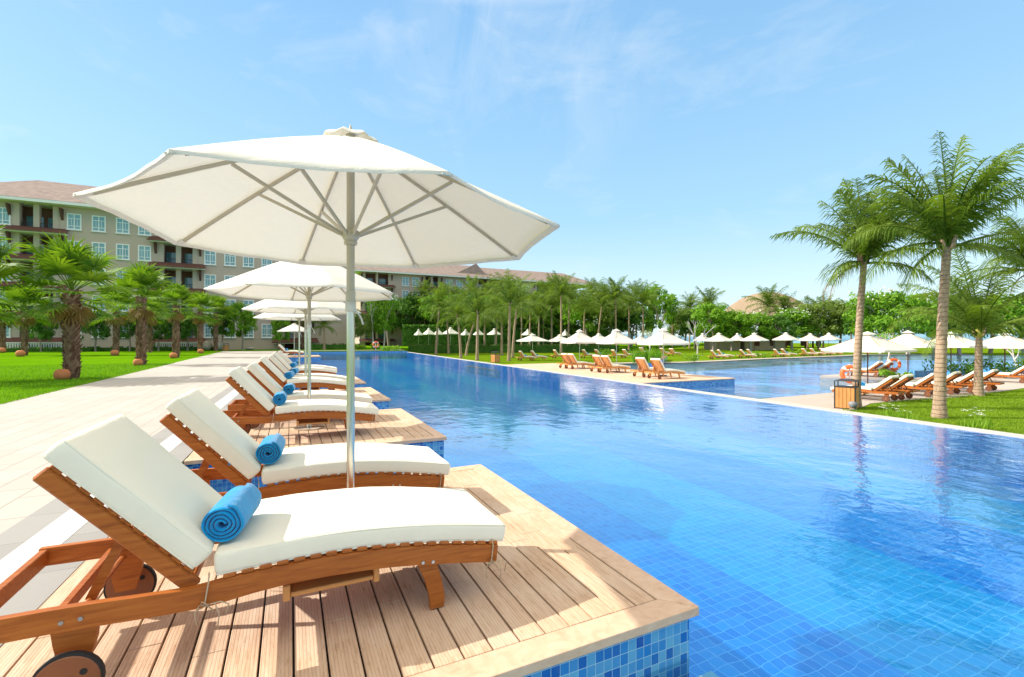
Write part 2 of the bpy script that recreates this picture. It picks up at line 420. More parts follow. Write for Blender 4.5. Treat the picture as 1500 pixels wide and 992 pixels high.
# lower ground with the lower pool cut out
pl2px=[(1090,587),(1140,582.5),(1226,575),(1300,565),(1345,553),(1420,549),(1600,546),(1600,521),(1420,519),(1275,519.5),(1240,521.5),(1120,526),(1060,529),(1000,531.5),(960,531.5),(900,533),(815,533.5),(762,535)]
P2=[G(a,b,LOW) for a,b in pl2px]
P2=[(p.x,p.y) for p in P2]
P2.append((xr(P2[-1][1])+.05,P2[-1][1]-.3)); P2.append((xr(P2[0][1])+.05,P2[0][1]-.5))
P2=[(max(x,xr(y)+.05),y) for x,y in P2]
low=[(xr(-60),-60),(260,-60),(300,60),(330,300),(300,900),(xr(YE)+4,900),(xr(YE)+4,150),(xr(YE),YE)]
g=MB(); g.sheet([low,P2],LOW)
for l in (P2,low):
    n=len(l)
    g.add([(x,y,LOW) for x,y in l]+[(x,y,-3.4) for x,y in l],[(i,(i+1)%n,(i+1)%n+n,i+n) for i in range(n)])
structure(fixn(g.build('lower_lawn',M['sunny lawn grass'])))
g=MB(); g.sheet([P2],WAT2); structure(g.build('lower_pool_water',M['lower pool water']))
g=MB(); g.sheet([P2],-1.7); structure(g.build('lower_pool_floor',M['lavender pool tile']))
ta,tb=G(592,517.2,LOW),G(910,515.2,LOW)
off_=Vector((SA,CA,0))*1.0
g=MB(); g.prism([((ta+off_).x,(ta+off_).y),((tb+off_).x,(tb+off_).y),(150,134),(16,134)],LOW-.5,-.1); structure(fixn(g.build('hotel_terrace',M['lawn grass'])))
# stone rim round the lower pool
def strip(poly,w,closed=False):
    out=[];n=len(poly)
    m=MB()
    for i in range(n if closed else n-1):
        a=Vector((*poly[i],0)); b=Vector((*poly[(i+1)%n],0)); t=(b-a).normalized(); nn=Vector((t.y,-t.x,0))*w
        m.add([a,b,b+nn,a+nn],[(0,1,2,3)])
    return m
def rim(px,w,name,matn,z0,z1):
    pts=[G(a,b,LOW) for a,b in px]; m=MB(); n=len(pts)
    inner=[];outer=[]
    for i,p in enumerate(pts):
        t=(pts[min(i+1,n-1)]-pts[max(i-1,0)]).normalized(); nn=Vector((t.y,-t.x,0))*w
        inner.append(p); outer.append(p+nn)
    poly=[(p.x,p.y) for p in inner]+[(p.x,p.y) for p in reversed(outer)]
    m.prism(poly,z0,z1); return structure(fixn(m.build(name,matn)))
rim([(762,535),(815,533.5),(900,533),(960,531.5),(1000,531.5),(1060,529),(1120,526),(1240,521.5),(1275,519.5),(1420,519)],-1.3,'poolside_paving',M['lower paving'],LOW-.5,LOW+.02)
# paving terrace at the near side of the lower pool
tp=[G(a,b,LOW) for a,b in [(1090,587.5),(1140,582.8),(1226,575.3),(1300,565.3),(1345,553.3),(1420,549.3),(1600,546.3),(1600,563),(1500,569),(1400,583),(1330,587),(1275,592),(1262,597.5)]]
tpoly=[(p.x,p.y) for p in tp]
tpoly+= [(xr(7.6)+.4,7.6),(xr(9.5)+.06,9.5)]
g=MB(); g.prism(tpoly,LOW-.6,LOW+.02); structure(fixn(g.build('terrace_paving',M['lower paving'])))
# small slab in the lower pool carrying two loungers
sl=[G(a,b,LOW) for a,b in [(1201,551),(1262,546.5),(1330,549),(1330,556),(1262,553.5)]]
g=MB(); g.prism([(p.x,p.y) for p in sl],-1.9,LOW+.03); structure(fixn(g.build('stone_island',M['lower paving'])))
# promenade
def xlawn(y): return -5.1-.032*y
g=MB(); ys=[-12+i*4 for i in range(20)]
L=[(xlawn(y),y) for y in ys]; Rr=[(xl(y)-.70,y) for y in ys]
g.prism(L+Rr[::-1],-.3,0); structure(fixn(g.build('promenade',M['cream paving stone'])))
for nm,a,b,m,z in (('outer_granite_strip',.70,.47,'grey granite strip',.002),('white_stone_strip',.47,.235,'white pebble strip',.004),('inner_granite_strip',.235,-.0,'grey granite strip',.002)):
    g=MB(); ys2=[-12,YE]
    g.prism([(xl(-12)-a,-12),(xl(YE)-a,YE),(xl(YE)-b-.001,YE),(xl(-12)-b-.001,-12)],-.3,z); structure(fixn(g.build(nm,M[m])))
g=MB(); g.prism([(-4.9-.032*64,64),(xr(YE)-.2,64),(xr(YE)-.2,62.02),(-4.9-.032*62,62.02)],-.3,.001); structure(fixn(g.build('end_paving',M['cream paving stone'])))
# ---------------------------------------------------------------- main pool
g=MB(); g.prism([(xl(YN),YN),(xr(YN),YN),(xr(YE),YE),(xl(YE),YE)],WAT,WAT,sides=False); structure(g.build('pool_water',M['pool water']))
lanes=[(-20,4.15,'deep blue pool tile'),(4.15,6.15,'cyan pool tile'),(6.15,8.3,'deep blue pool tile'),(8.3,9.9,'cyan pool tile'),(9.9,30,'deep blue pool tile')]
for a,b,m in lanes:
    ya,yb=YN,YE
    f=lambda X,y:min(max(X+.035*(y-3),xl(y)),xr(y))
    pts=[(f(a,ya),ya),(f(a,yb),yb),(f(b,yb),yb),(f(b,ya),ya)]
    g=MB(); g.add([(x,y,FLOOR) for x,y in pts],[(0,1,2,3)]); structure(g.build('pool_floor',M[m]))
g=MB()
g.prism([(xl(YN)-.12,YN),(xl(YE)-.12,YE),(xl(YE),YE),(xl(YN),YN)],FLOOR,-.03)
structure(fixn(g.build('pool_side_wall',M['blue mosaic wall tile'])))
g=MB(); g.prism([(xl(YE)-.1,YE+.02),(xr(YE)+.1,YE+.02),(xr(YE)+.1,YE-.12),(xl(YE)-.1,YE-.12)],FLOOR,-.14)
structure(fixn(g.build('pool_end_wall',M['blue mosaic wall tile'])))
g=MB(); g.prism([(xr(YN)-.02,YN),(xr(YE)-.02,YE),(xr(YE)-.001,YE),(xr(YN)-.001,YN)],FLOOR,WAT-.004); structure(fixn(g.build('pool_outer_wall',M['deep blue pool tile'])))
g=MB(); g.prism([(xr(YN),YN),(xr(YE),YE),(xr(YE)+.34,YE),(xr(YN)+.34,YN)],-1.9,WAT+.012); structure(fixn(g.build('overflow_edge',M['pale coping stone'])))
# underwater ledge in front of the first platform
g=MB(); g.box(-1.1,1.93,.4,1.70,FLOOR,WAT-.06); structure(g.build('pool_ledge',M['pale blue ledge tile']))
# ---------------------------------------------------------------- deck platforms
def platform(x0,x1,y0,y1,z,label,group,detail=True,wall_z=FLOOR):
    t=empty('deck_platform',(x0,y0,z),0,label,'deck',group)
    W,D=x1-x0,y1-y0; bw=.145
    b=MB(); T=.045
    g_=MB()
    def quad(pts):
        g_.prism(pts,-T,0,bottom=True)
    quad([(0,0),(W,0),(W-bw,bw),(0,bw)]); quad([(W,.0015),(W,D-.0015),(W-bw,D-bw),(W-bw,bw)]); quad([(W,D),(0,D),(0,D-bw),(W-bw,D-bw)])
    o=fixn(g_.build('border_boards',M['deck border wood'],t))
    be=o.modifiers.new('b','BEVEL'); be.width=.004; be.segments=2
    pw=.128; gap=.009; n=int((W-bw)/pw); pw=(W-bw-.004)/n; r=random.Random(int(x0*100+y0*10))
    b=MB()
    for i in range(n):
        xa=i*pw+gap/2; xb=(i+1)*pw-gap/2; cuts=[bw+.004]
        if detail:
            c=bw+r.uniform(.5,1.7)
            while c<D-bw-.4: cuts.append(c); c+=r.uniform(.9,1.8)
        cuts.append(D-bw-.004)
        for a,c in zip(cuts,cuts[1:]): b.bbox(xa,xb,a+.001,c-.0015,-.024,-.002+r.uniform(-.0012,.0008),.002)
    b.build('boards',M['weathered deck boards'],t)
    j=MB(); j.box(.02,W-.03,.02,D-.03,-.042,-.036); j.build('gap_shade_sheet',M['dark iron'],t)  # added dark sheet under the boards; its colour stands in for gap shade
    w=MB(); w.box(.0,W-.035,.035,D-.035,wall_z-z+.01,-T-.002); w.build('tiled_base',M['blue mosaic wall tile'],t)
    return t
PX0,PX1,PY,PL,PP=-1.17,1.87,1.72,3.0,4.52
dl=['nearest pale timber deck platform carrying the two front loungers','second timber deck platform from the front beside the promenade','third timber deck platform jutting into the main pool','fourth timber deck platform along the promenade side']
for k in range(4):
    s=.10*k
    platform(PX0+(s if k==0 else s-.0),PX1+s,PY+PP*k,PY+PP*k+PL,0.0,dl[k],'timber platforms along the promenade',k<2)
pf=G(468.9,522.5)
platform(-.55,pf.x+.1,pf.y,pf.y+4.2,0.0,'farthest small timber platform at the end of the promenade','timber platforms along the promenade',False)
# peninsula
pc=G(1077.6,554,-.62)
xw=xr(20)+.36
t=platform(xw,pc.x,pc.y,pc.y+17.0,-.62,'long timber deck in the lower pool with three pairs of loungers','',False,-1.9)
# ---------------------------------------------------------------- lounger
def sweep_cushion(path,wid,th,e=.022):
    """path: list of (x,z) of underside; rounded box along it"""
    m=MB(); P=[Vector((x,0,z)) for x,z in path]; n=len(P)
    sec=[]; K=4; hw=wid/2
    for cx,cz,a0 in ((hw-e,th-e,0),(-hw+e,th-e,90),(-hw+e,e,180),(hw-e,e,270)):
        for k in range(K+1):
            an=R(a0+90*k/K); sec.append((cx+e*math.cos(an),cz+e*math.sin(an)))
    # extra points on the flat sides so that the top can crown
    full=[]
    for i in range(len(sec)):
        a=sec[i]; b=sec[(i+1)%len(sec)]; full.append(a)
        L_=math.hypot(b[0]-a[0],b[1]-a[1])
        if L_>.15:
            for k in range(1,8): full.append((a[0]+(b[0]-a[0])*k/8,a[1]+(b[1]-a[1])*k/8))
    S=len(full); vs=[];fs=[]
    rings=[]
    lens=[0]
    for i in range(1,n): lens.append(lens[-1]+(P[i]-P[i-1]).length)
    tot=lens[-1]
    stations=[0,.003,.010,.022]+[.022+(tot-.044)*k/26 for k in range(1,26)]+[tot-.022,tot-.010,tot-.003,tot]
    def at(s):
        for i in range(1,n):
            if s<=lens[i]+1e-9:
                q=(s-lens[i-1])/(lens[i]-lens[i-1]); return P[i-1].lerp(P[i],q),(P[i]-P[i-1]).normalized()
        return P[-1],(P[-1]-P[-2]).normalized()
    for s in stations:
        p,t=at(s); pa,_=at(max(0,s-.05)); pb,_=at(min(tot,s+.05)); t=(pb-pa).normalized()
        nn=Vector((-t.z,0,t.x)); d=min(s,tot-s); ins=e-math.sqrt(max(0,e*e-(e-min(d,e))**2))
        ring=[]
        for y,z in full:
            yy=y*(1-ins/hw); zz=th/2+(z-th/2)*(1-ins/(th/2))
            u=1-abs(y/hw)**2.5
            v=min(1,d/.16)
            if z>th-e*1.01: zz+= .010*u*v
            yy+= (.003*noise.noise(Vector((s*7,z*8,1.3)))) if abs(y)>hw-e else 0
            ring.append(p+Vector((0,yy,0))+nn*zz)
        for q_,v_ in enumerate(ring):
            y_,z_=full[q_]
            ring[q_]=v_+nn*(.0045*noise.noise(Vector((v_.x*4.5,v_.y*5,2.2+z_*3)))+.0022*noise.noise(Vector((v_.x*13,v_.y*9,z_*8))))*(1 if z_>th*.4 else .3)
        rings.append(ring)
    for r_ in rings: vs+=r_
    for i in range(len(rings)-1):
        for k in range(S): fs.append((i*S+k,i*S+(k+1)%S,(i+1)*S+(k+1)%S,(i+1)*S+k))
    fs.append(tuple(range(S-1,-1,-1))); fs.append(tuple((len(rings)-1)*S+k for k in range(S)))
    m.add(vs,fs)
    pipes=[]
    for side in (1,-1):
        for hh in (th-e*.35,e*.35):
            pts=[]
            for s in stations[2:-2]:
                p,t=at(s); pa,_=at(max(0,s-.05)); pb,_=at(min(tot,s+.05)); t=(pb-pa).normalized(); nn=Vector((-t.z,0,t.x))
                pts.append(p+Vector((0,side*(hw-e*.28),0))+nn*hh)
            pipes.append(pts)
    return m,pipes
TOP=smoothtab([(-1.06,.372),(-.735,.368),(-.518,.356),(-.36,.350),(-.19,.366),(.08,.376),(.36,.366),(.67,.328),(.985,.272)],5)
BOT=smoothtab([(-1.06,.290),(-.735,.282),(-.465,.268),(-.30,.266),(-.12,.284),(.08,.291),(.38,.276),(.67,.238),(.975,.186)],5)
CB=smoothtab([(-.285,.372),(-.19,.374),(.08,.382),(.34,.373),(.67,.335),(1.03,.272)],5)
def make_lounger(back=48,towel=False,detail=True,wood='teak wood',name='sun_lounger'):
    root=empty(name)
    wd=M[wood]
    f=MB()
    for s in (-1,1):
        f.xz(TOP,BOT,s*.35-(.03 if s>0 else 0),s*.35+(.03 if s<0 else 0))
    f.bbox(-1.058,-1.025,-.319,.319,.296,.368); f.bbox(.945,.972,-.319,.319,.20,.272)
    for xx in (-.40,-.80): f.bbox(xx,xx+.03,-.319,.319,.29,.335)
    fixn(f.build('frame',wd,root))
    s_=MB()
    for i in range(19):
        x=-.25+i*.066; z=interp(TOP,x); z2=interp(TOP,x+.045); an=math.atan2(z2-z,.045)
        m=Matrix.Translation((x,0,z+.001))@Matrix.Rotation(-an,4,'Y'); s_.bbox(0,.046,-.345,.345,-.0,.016,.003,m)
    s_.build('seat_slats',wd,root)
    if detail:
        for s in (-1,1):
            for x,z in ((.585,.262),(.635,.256),(-.755,.318),(-.70,.320)):
                MB().lathe([(0,.004*s),(.008,.004*s),(.009,0)],10,(x,s*.3505,z),'y').build('bolt',M['bolt steel'],root)
        tr=MB(); tr.bbox(.0,.36,-.30,.30,.205,.225); tr.bbox(-.03,.0,-.31,.31,.195,.265); tr.bbox(.36,.385,-.31,.31,.195,.268); tr.build('pull_out_tray',M['light teak'],root)
    for s in (-1,1):
        l=MB(); y0=s*.318-(.034 if s>0 else 0); 
        l.xz([(.700,.004),(.705,.06),(.690,.14),(.668,.22),(.66,.262)],[(.632,.004),(.628,.07),(.606,.15),(.575,.22),(.560,.262)],y0,y0+.034)
        fixn(l.build('leg',wd,root))
        b=MB(); b.xz([(-.66,.30),(-.665,.22),(-.69,.12)],[(-.80,.30),(-.79,.22),(-.77,.12)],s*.318-(.034 if s>0 else 0),s*.318-(.034 if s>0 else 0)+.034)
        fixn(b.build('wheel_bracket',wd,root))
        w=MB(); yc=s*.372
        def disc(r0,r1,ww,n=28): return [(r0,-ww/2),(r1-.004,-ww/2),(r1,-ww/2+.004),(r1,ww/2-.004),(r1-.004,ww/2),(r0,ww/2)]
        w.lathe(disc(.0,.099,.03),28,(-.73,yc,.108),'y')
        wo=fixn(w.build('wheel',M['wheel wood'],root))
        if detail:
            for q in range(3):
                an=2*PI*q/3+.6
                MB().lathe([(0,-.0158),(.012,-.0158),(.012,.0158),(0,.0158)],12,(-.73+.060*math.cos(an),yc,.108+.060*math.sin(an)),'y').build('wheel_hole',M['dark rubber'],wo)
            h=MB(); h.lathe([(0,.022*s),(.014,.022*s),(.016,.0)],14,(-.73,yc,.108),'y'); h.build('hub_cap',M['bolt steel'],wo)
        ty=MB(); ty.lathe([(.099,-.012),(.107,-.010),(.108,0),(.107,.010),(.099,.012)],28,(-.73,yc,.108),'y'); ty.build('tyre',M['dark rubber'],wo)
    an=R(back); dv=Vector((-math.cos(an),0,math.sin(an))); nv=Vector((math.sin(an),0,math.cos(an)))
    pv=Vector((-.375,0,.345)); Lb=.69
    mm=Matrix(((dv.x,0,nv.x,pv.x),(0,1,0,0),(dv.z,0,nv.z,pv.z),(0,0,0,1)))
    b=MB()
    for s in (-1,1):
        b.bbox(-.02,Lb,s*.316-(.028 if s>0 else 0),s*.316+(.028 if s<0 else 0),-.022,.042,.008,mm)
    for i in range(11): b.bbox(.03+i*.061,.03+i*.061+.044,-.316,.316,.043,.056,.003,mm)
    b.build('backrest',wd,root)
    p=MB(); at=pv+dv*.33; foot=Vector((at.x-.12,0,.32))
    for s in (-1,1): p.bar(at+Vector((0,s*.20,0)),foot+Vector((0,s*.20,0)),.022,.034,(1,0,0))
    p.tube([foot+Vector((0,-.25,0)),foot+Vector((0,.25,0))],.012,8); p.build('backrest_prop',wd,root)
    c,pp=sweep_cushion(CB,.672,.095); o=fixn(c.build('seat_cushion',M['cushion fabric'],root,True))
    if detail:
        [MB().tube(x,.0042,5).build('piping',M['cushion fabric'],o,True) for x in pp]
    c0=pv+dv*.035+nv*.058; path=[(c0.x+dv.x*k*.035,c0.z+dv.z*k*.035) for k in range(21)]
    # run from the head down so that the thickness points up-right
    c,pp=sweep_cushion(path[::-1],.672,.092); o=fixn(c.build('back_cushion',M['cushion fabric'],root,True))
    if detail:
        [MB().tube(x,.0042,5).build('piping',M['cushion fabric'],o,True) for x in pp]
        for s in (-1,1):
            for bx,bz in ((-.30,.385),(.955,.30)):
                q=MB(); y=s*.356; r=random.Random(int(bx*100)+s)
                q.tube([(bx,s*.33,bz+.01),(bx,y,bz-.02),(bx-.012,y+.003*s,bz-.10),(bx+.02,y+.008*s,bz-.135)],.0032,5)
                for e_,k in ((.03,-.20),(-.035,-.17),(.055,-.155)):
                    q.tube([(bx+.0,y+.006*s,bz-.105),(bx+e_*.8,y+.012*s,bz-.10),(bx+e_*1.3,y+.012*s,bz+k*.75),(bx+e_*1.1,y+.010*s,bz+k*1.05)],.0028,5)
                q.tube([(bx,y+.01*s,bz-.105),(bx-.02,y+.016*s,bz-.085),(bx-.035,y+.016*s,bz-.115),(bx,y+.01*s,bz-.105)],.003,5)
                q.build('tie_cord',M['cord'],root,True)
    return root
def towel_mesh():
    """rolled towel, axis along y, centre at origin, radius .083"""
    m=MB(); turns=4.2; n=int(turns*26); hl=.165; t=.0135
    outer=[];inner=[]
    for i in range(n+1):
        a=2*PI*turns*i/n; r=.014+.0158*a/(2*PI); sq=1+.05*math.cos(2*a+.5)
        outer.append(((r+t/2)*sq*math.cos(a),(r+t/2)*math.sin(a))); inner.append(((r-t/2)*sq*math.cos(a),(r-t/2)*math.sin(a)))
    ys=[-hl,-hl+.004,-hl+.02,-.08,0,.08,hl-.02,hl-.004,hl]
    vs=[];ring=outer+inner[::-1]; S=len(ring)
    for j,y in enumerate(ys):
        edge=.5 if j in (0,len(ys)-1) else (.15 if j in (1,len(ys)-2) else 0)
        for k,(x,z) in enumerate(ring):
            mate=ring[S-1-k]
            wob=.004*noise.noise(Vector((x*22,y*6,z*22))); yy=y+ (.006*noise.noise(Vector((x*30,5+y,z*30))) if abs(y)>hl-.03 else 0)
            vs.append((x+(mate[0]-x)*edge*.6+wob,yy,z+(mate[1]-z)*edge*.6+wob))
    fs=[]
    for j in range(len(ys)-1):
        for k in range(S): fs.append((j*S+k,j*S+(k+1)%S,(j+1)*S+(k+1)%S,(j+1)*S+k))
    h=n+1
    for base in (0,(len(ys)-1)*S):
        for k in range(h-1): fs.append((base+k,base+k+1,base+S-2-k,base+S-1-k))
    m.add(vs,fs); return m
tw0=fixn(towel_mesh().build('rolled_towel',M['azure towelling'],None,True,40))
USED={'t':False}
def place(proto,first,loc,rz,label,cat,group,scale=1):
    o=proto if first else copy_tree(proto)
    o.location=loc; o.rotation_euler=(0,0,rz)
    if scale!=1: o.scale=(scale,)*3
    for k in ('group','label'): 
        if k in o: del o[k]
    tag(o,label,cat,group); return o
def towel(loc,rz,label,group,tilt=0):
    o=tw0 if not USED['t'] else copy_tree(tw0); USED['t']=True
    o.location=loc; o.rotation_euler=(0,tilt,rz); 
    for k in ('group',): 
        if k in o: del o[k]
    return tag(o,label,'towel',group)
LG='cream cushioned teak loungers on the promenade platforms'
TG='rolled blue towels on the promenade loungers'
protoA=make_lounger(48,True)
names=['nearest teak sun lounger with cream cushions, closest to the viewer','second lounger from the front, behind the umbrella pole on the nearest deck',
 'first lounger on the second deck platform, near side','second lounger on the second deck platform, mostly behind its neighbour',
 'first lounger on the third deck platform','second lounger on the third deck platform, farther side',
 'first lounger on the fourth deck platform','second lounger on the fourth deck platform, farther side',
 'near lounger on the farthest promenade platform','far lounger on the farthest promenade platform']
ordn=['nearest lounger','second nearest lounger','first lounger of the second deck','second lounger of the second deck','first lounger of the third deck','second lounger of the third deck','first lounger of the fourth deck','second lounger of the fourth deck','near lounger of the farthest deck','far lounger of the farthest deck']
LP=[]
for k in range(4):
    y=PY+PP*k+.87+(.06*k); LP.append((.11*k,y)); LP.append((.11*k+.11,y+1.29))
LP.append((-.05,pf.y+1.2)); LP.append((0.0,pf.y+2.6))
for i,(x,y) in enumerate(LP):
    place(protoA,i==0,(x,y,0),0 if i<2 else R(rnd.uniform(-1.6,1.6)),names[i],'sun lounger',LG)
    ty=-.02 if i!=1 else .06
    towel((x-.24,y-.10 if i%2==0 else y-.07,.562),R(-9) if i==0 else R(-4+rnd.uniform(-8,8)*(i>1)),'rolled blue towel on the '+ordn[i],TG)
# folded-out second towel end behind the first one
def wheel_place(px,py,z): 
    p=G(px,py,z); return (p.x+.73,p.y+.36,z)
PG='teak loungers on the long deck in the lower pool'
pl=[(829,540,'leftmost lounger of the far pair on the long deck in the lower pool'),(838.5,541,'nearer lounger of the far pair on the long deck'),
(877,545.5,'farther lounger of the middle pair on the long deck'),(889.6,547,'nearer lounger of the middle pair on the long deck'),
(943,553,'farther lounger of the nearest pair on the long deck'),(966,556,'nearest lounger on the long deck, close to the deck corner')]
protoB=make_lounger(58,False,False,'light teak')
for i,(a,b,l) in enumerate(pl): place(protoB,i==0,wheel_place(a,b,-.62),R(0),l,'sun lounger',PG)
# ---------------------------------------------------------------- octagonal umbrella
def canopy_point(tips,apex,k,u):
    a=tips[k]; return apex.lerp(a,u)
TIPFIX=[None]*8
def make_umbrella(tips,apex,R0,zr,pole_r=.026,name='patio_umbrella'):
    root=empty(name)
    n=8; m=MB(); rows=12; per=8
    vs=[];fs=[]
    def surf(k,v,u):
        a,b=tips[k],tips[(k+1)%n]; 
        edge=a.lerp(b,v); p=apex.lerp(edge,u)
        sag=math.sin(PI*v)*u; mid=math.sin(PI*v)
        p=p+Vector((0,0,-.010*sag)); rad=Vector((edge.x-apex.x,edge.y-apex.y,0)).normalized()
        p-=rad*(.035*mid*max(0,u-.75)/.25)
        # dome: rib bows up a little
        p.z+=.016*math.sin(PI*u)
        p.z+=(.010*math.sin(v*PI*5+k)*(noise.noise(Vector((k,v*3,2)))))*u*u
        p.z+=.006*noise.noise(Vector((k*3+v*4,u*6,.3)))*math.sin(PI*v)
        return p
    def ring(u0,u1,rws,dz=0,hem=True):
        mm=MB(); vs=[]
        cols=n*per
        for i in range(rws+1):
            u=u0+(u1-u0)*i/rws
            for c in range(cols):
                p=surf(c//per,(c%per)/per,u); vs.append(p+Vector((0,0,dz)))
        last=rws
        if hem:
            for c in range(cols):
                p=surf(c//per,(c%per)/per,u1); q=surf(c//per,(c%per)/per,u1-.02)
                vs.append(p+Vector((0,0,-.015+dz))+(p-q)*.05)
            for c in range(cols):
                p=surf(c//per,(c%per)/per,u1-.025); vs.append(p+Vector((0,0,-.018+dz)))
            last=rws+2
        fs=[]
        for i in range(last):
            for c in range(cols): fs.append((i*cols+c,i*cols+(c+1)%cols,(i+1)*cols+(c+1)%cols,(i+1)*cols+c))
        return mm.add(vs,fs)
    o=ring(.075,1,rows).build('canopy',M['white canopy fabric'],root,True,55)
    # scalloped vent cap over the opening
    v=MB(); cols=64; vv=[]; R1=.175
    for i,(r,z) in enumerate(((.03,.050),(.07,.052),(.115,.044),(.15,.028),(R1,.006))):
        for c in range(cols):
            an=2*PI*c/cols; ks=abs(math.cos(4*an)); up=(.022*(1-ks))*(r/R1)**2
            vv.append((apex.x+r*math.cos(an),apex.y+r*math.sin(an),apex.z-.02+z-.025+up-(.012*(r/R1))))
    fs=[(i*cols+c,i*cols+(c+1)%cols,(i+1)*cols+(c+1)%cols,(i+1)*cols+c) for i in range(4) for c in range(cols)]
    v.add(vv,fs); v.build('vent_cap',M['white canopy fabric'],root,True)
    f=MB(); f.lathe([(.03,-.02),(.03,.015),(.022,.022),(.010,.026),(.008,.05),(.003,.07),(0,.072)],14,(apex.x,apex.y,apex.z)); f.build('finial',M['cream metal'],root,True,40)
    hz=apex.z-.06; rz_=zr-.005
    pb=MB(); pb.tube([(apex.x,apex.y,.0),(apex.x,apex.y,1.62)],pole_r,20); pb.build('lower_pole',M['brushed steel'],root,True,40)
    pt=MB(); pt.tube([(apex.x,apex.y,1.62),(apex.x,apex.y,apex.z)],pole_r*1.0,20); pt.lathe([(pole_r,1.60),(pole_r+.005,1.602),(pole_r+.005,1.67),(pole_r,1.672)],20,(apex.x,apex.y,0)); pt.build('upper_pole',M['cream metal'],root,True,40)
    ru=MB(); z=rz_; ru.lathe([(pole_r,z-.075),(.040,z-.075),(.043,z-.06),(.038,z-.05),(.042,z-.045),(.052,z-.03),(.055,z-.02),(.055,z+.012),(.048,z+.018),(pole_r,z+.018)],24,(apex.x,apex.y,0)); ru.build('runner',M['cream metal'],root,True,40)
    hb=MB(); hb.lathe([(pole_r,hz-.03),(.05,hz-.03),(.055,hz-.01),(.05,hz+.02),(pole_r,hz+.03)],24,(apex.x,apex.y,0)); hb.build('hub',M['cream metal'],root,True,40)
    tb=MB(); tb.lathe([(pole_r+.002,1.60),(pole_r+.008,1.602),(pole_r+.008,1.535),(pole_r+.002,1.533)],18,(apex.x,apex.y,.0)); 
    tb.tube([(apex.x+.03,apex.y-.02,1.54),(apex.x+.06,apex.y-.03,1.50),(apex.x+.075,apex.y-.03,1.45)],.006,6); tb.build('tie_strap',M['white canopy fabric'],root,True)
    for k in range(n):
        a=tips[k]; pts=[]
        for i in range(9):
            u=.06+.885*i/8; p=apex.lerp(a,u); p.z+=.016*math.sin(PI*u)-.024; pts.append(p)
        rb=MB()
        for p,q in zip(pts,pts[1:]): rb.bar(p,q,.014,.021)
        ro=rb.build('rib',M['cream metal'],root)
        at=pts[4].lerp(pts[5],0.0); d=Vector((at.x-apex.x,at.y-apex.y,0)).normalized()
        st=MB(); sd=d.cross(Vector((0,0,1)))*.0
        st.bar(Vector((apex.x,apex.y,rz_-.012))+d*.05,at+Vector((0,0,-.014)),.014,.020); st.build('strut',M['cream metal'],ro)
        pk=MB(); e=pts[-1]; pk.bar(e,apex.lerp(a,.995)+Vector((0,0,-.016)),.05,.010); pk.build('rib_pocket',M['white canopy fabric'],root)
    bs=MB(); bs.lathe([(0,.03),(.2,.028),(.22,.018),(.22,.0)],28,(apex.x,apex.y,0)); bs.lathe([(pole_r+.002,.20),(pole_r+.010,.198),(pole_r+.010,.03)],16,(apex.x,apex.y,0)); bs.build('base',M['brushed steel'],root,True,40)
    return root
UC=Vector((.358,3.219,0)); UR=1.35; UZ=2.055
TIPPX=[(107,283),(257,356),(440.7,385),(610.7,391),(761,378),(820,329),(657,251),(247,218)]
tips=[];ideal=[]
for k,(px,py) in enumerate(TIPPX):
    th=R(190.5)-k*PI/4; idl=Vector((UR*math.cos(th),UR*math.sin(th),UZ)); ideal.append(idl)
    c=Vector((0,0,H))-UC; rr=(px-750)/F; d=Vector((rr*CA+SA,-rr*SA+CA,-(py-Y0)/F)).normalized()
    tips.append(c+d*((idl-c).dot(d)))
APX=Vector((0,0,2.695))
u1=make_umbrella(tips,APX,UR,UZ)
tag(u1,'large white octagonal umbrella on the nearest deck, seen from below','umbrella','octagonal white umbrellas on the promenade platforms'); u1.location=UC
u2=make_umbrella(ideal,APX,UR,UZ)
ul=['second white umbrella from the front, on the second deck','third white umbrella in line, on the third deck','fourth white umbrella in line, on the fourth deck','small looking white umbrella on the farthest promenade deck']
upos=[]
for k,px in enumerate((453,447.7,438.5)):
    Y=UC.y+PP*(k+1)+.05*(k+1); upos.append((onY(px,Y),Y))
upos.append((onY(431,pf.y+1.9),pf.y+1.9))
for k,(x,y) in enumerate(upos):
    o=place(u2,k==0,(x,y,0),0 if k<3 else .3,ul[k],'umbrella','octagonal white umbrellas on the promenade platforms')
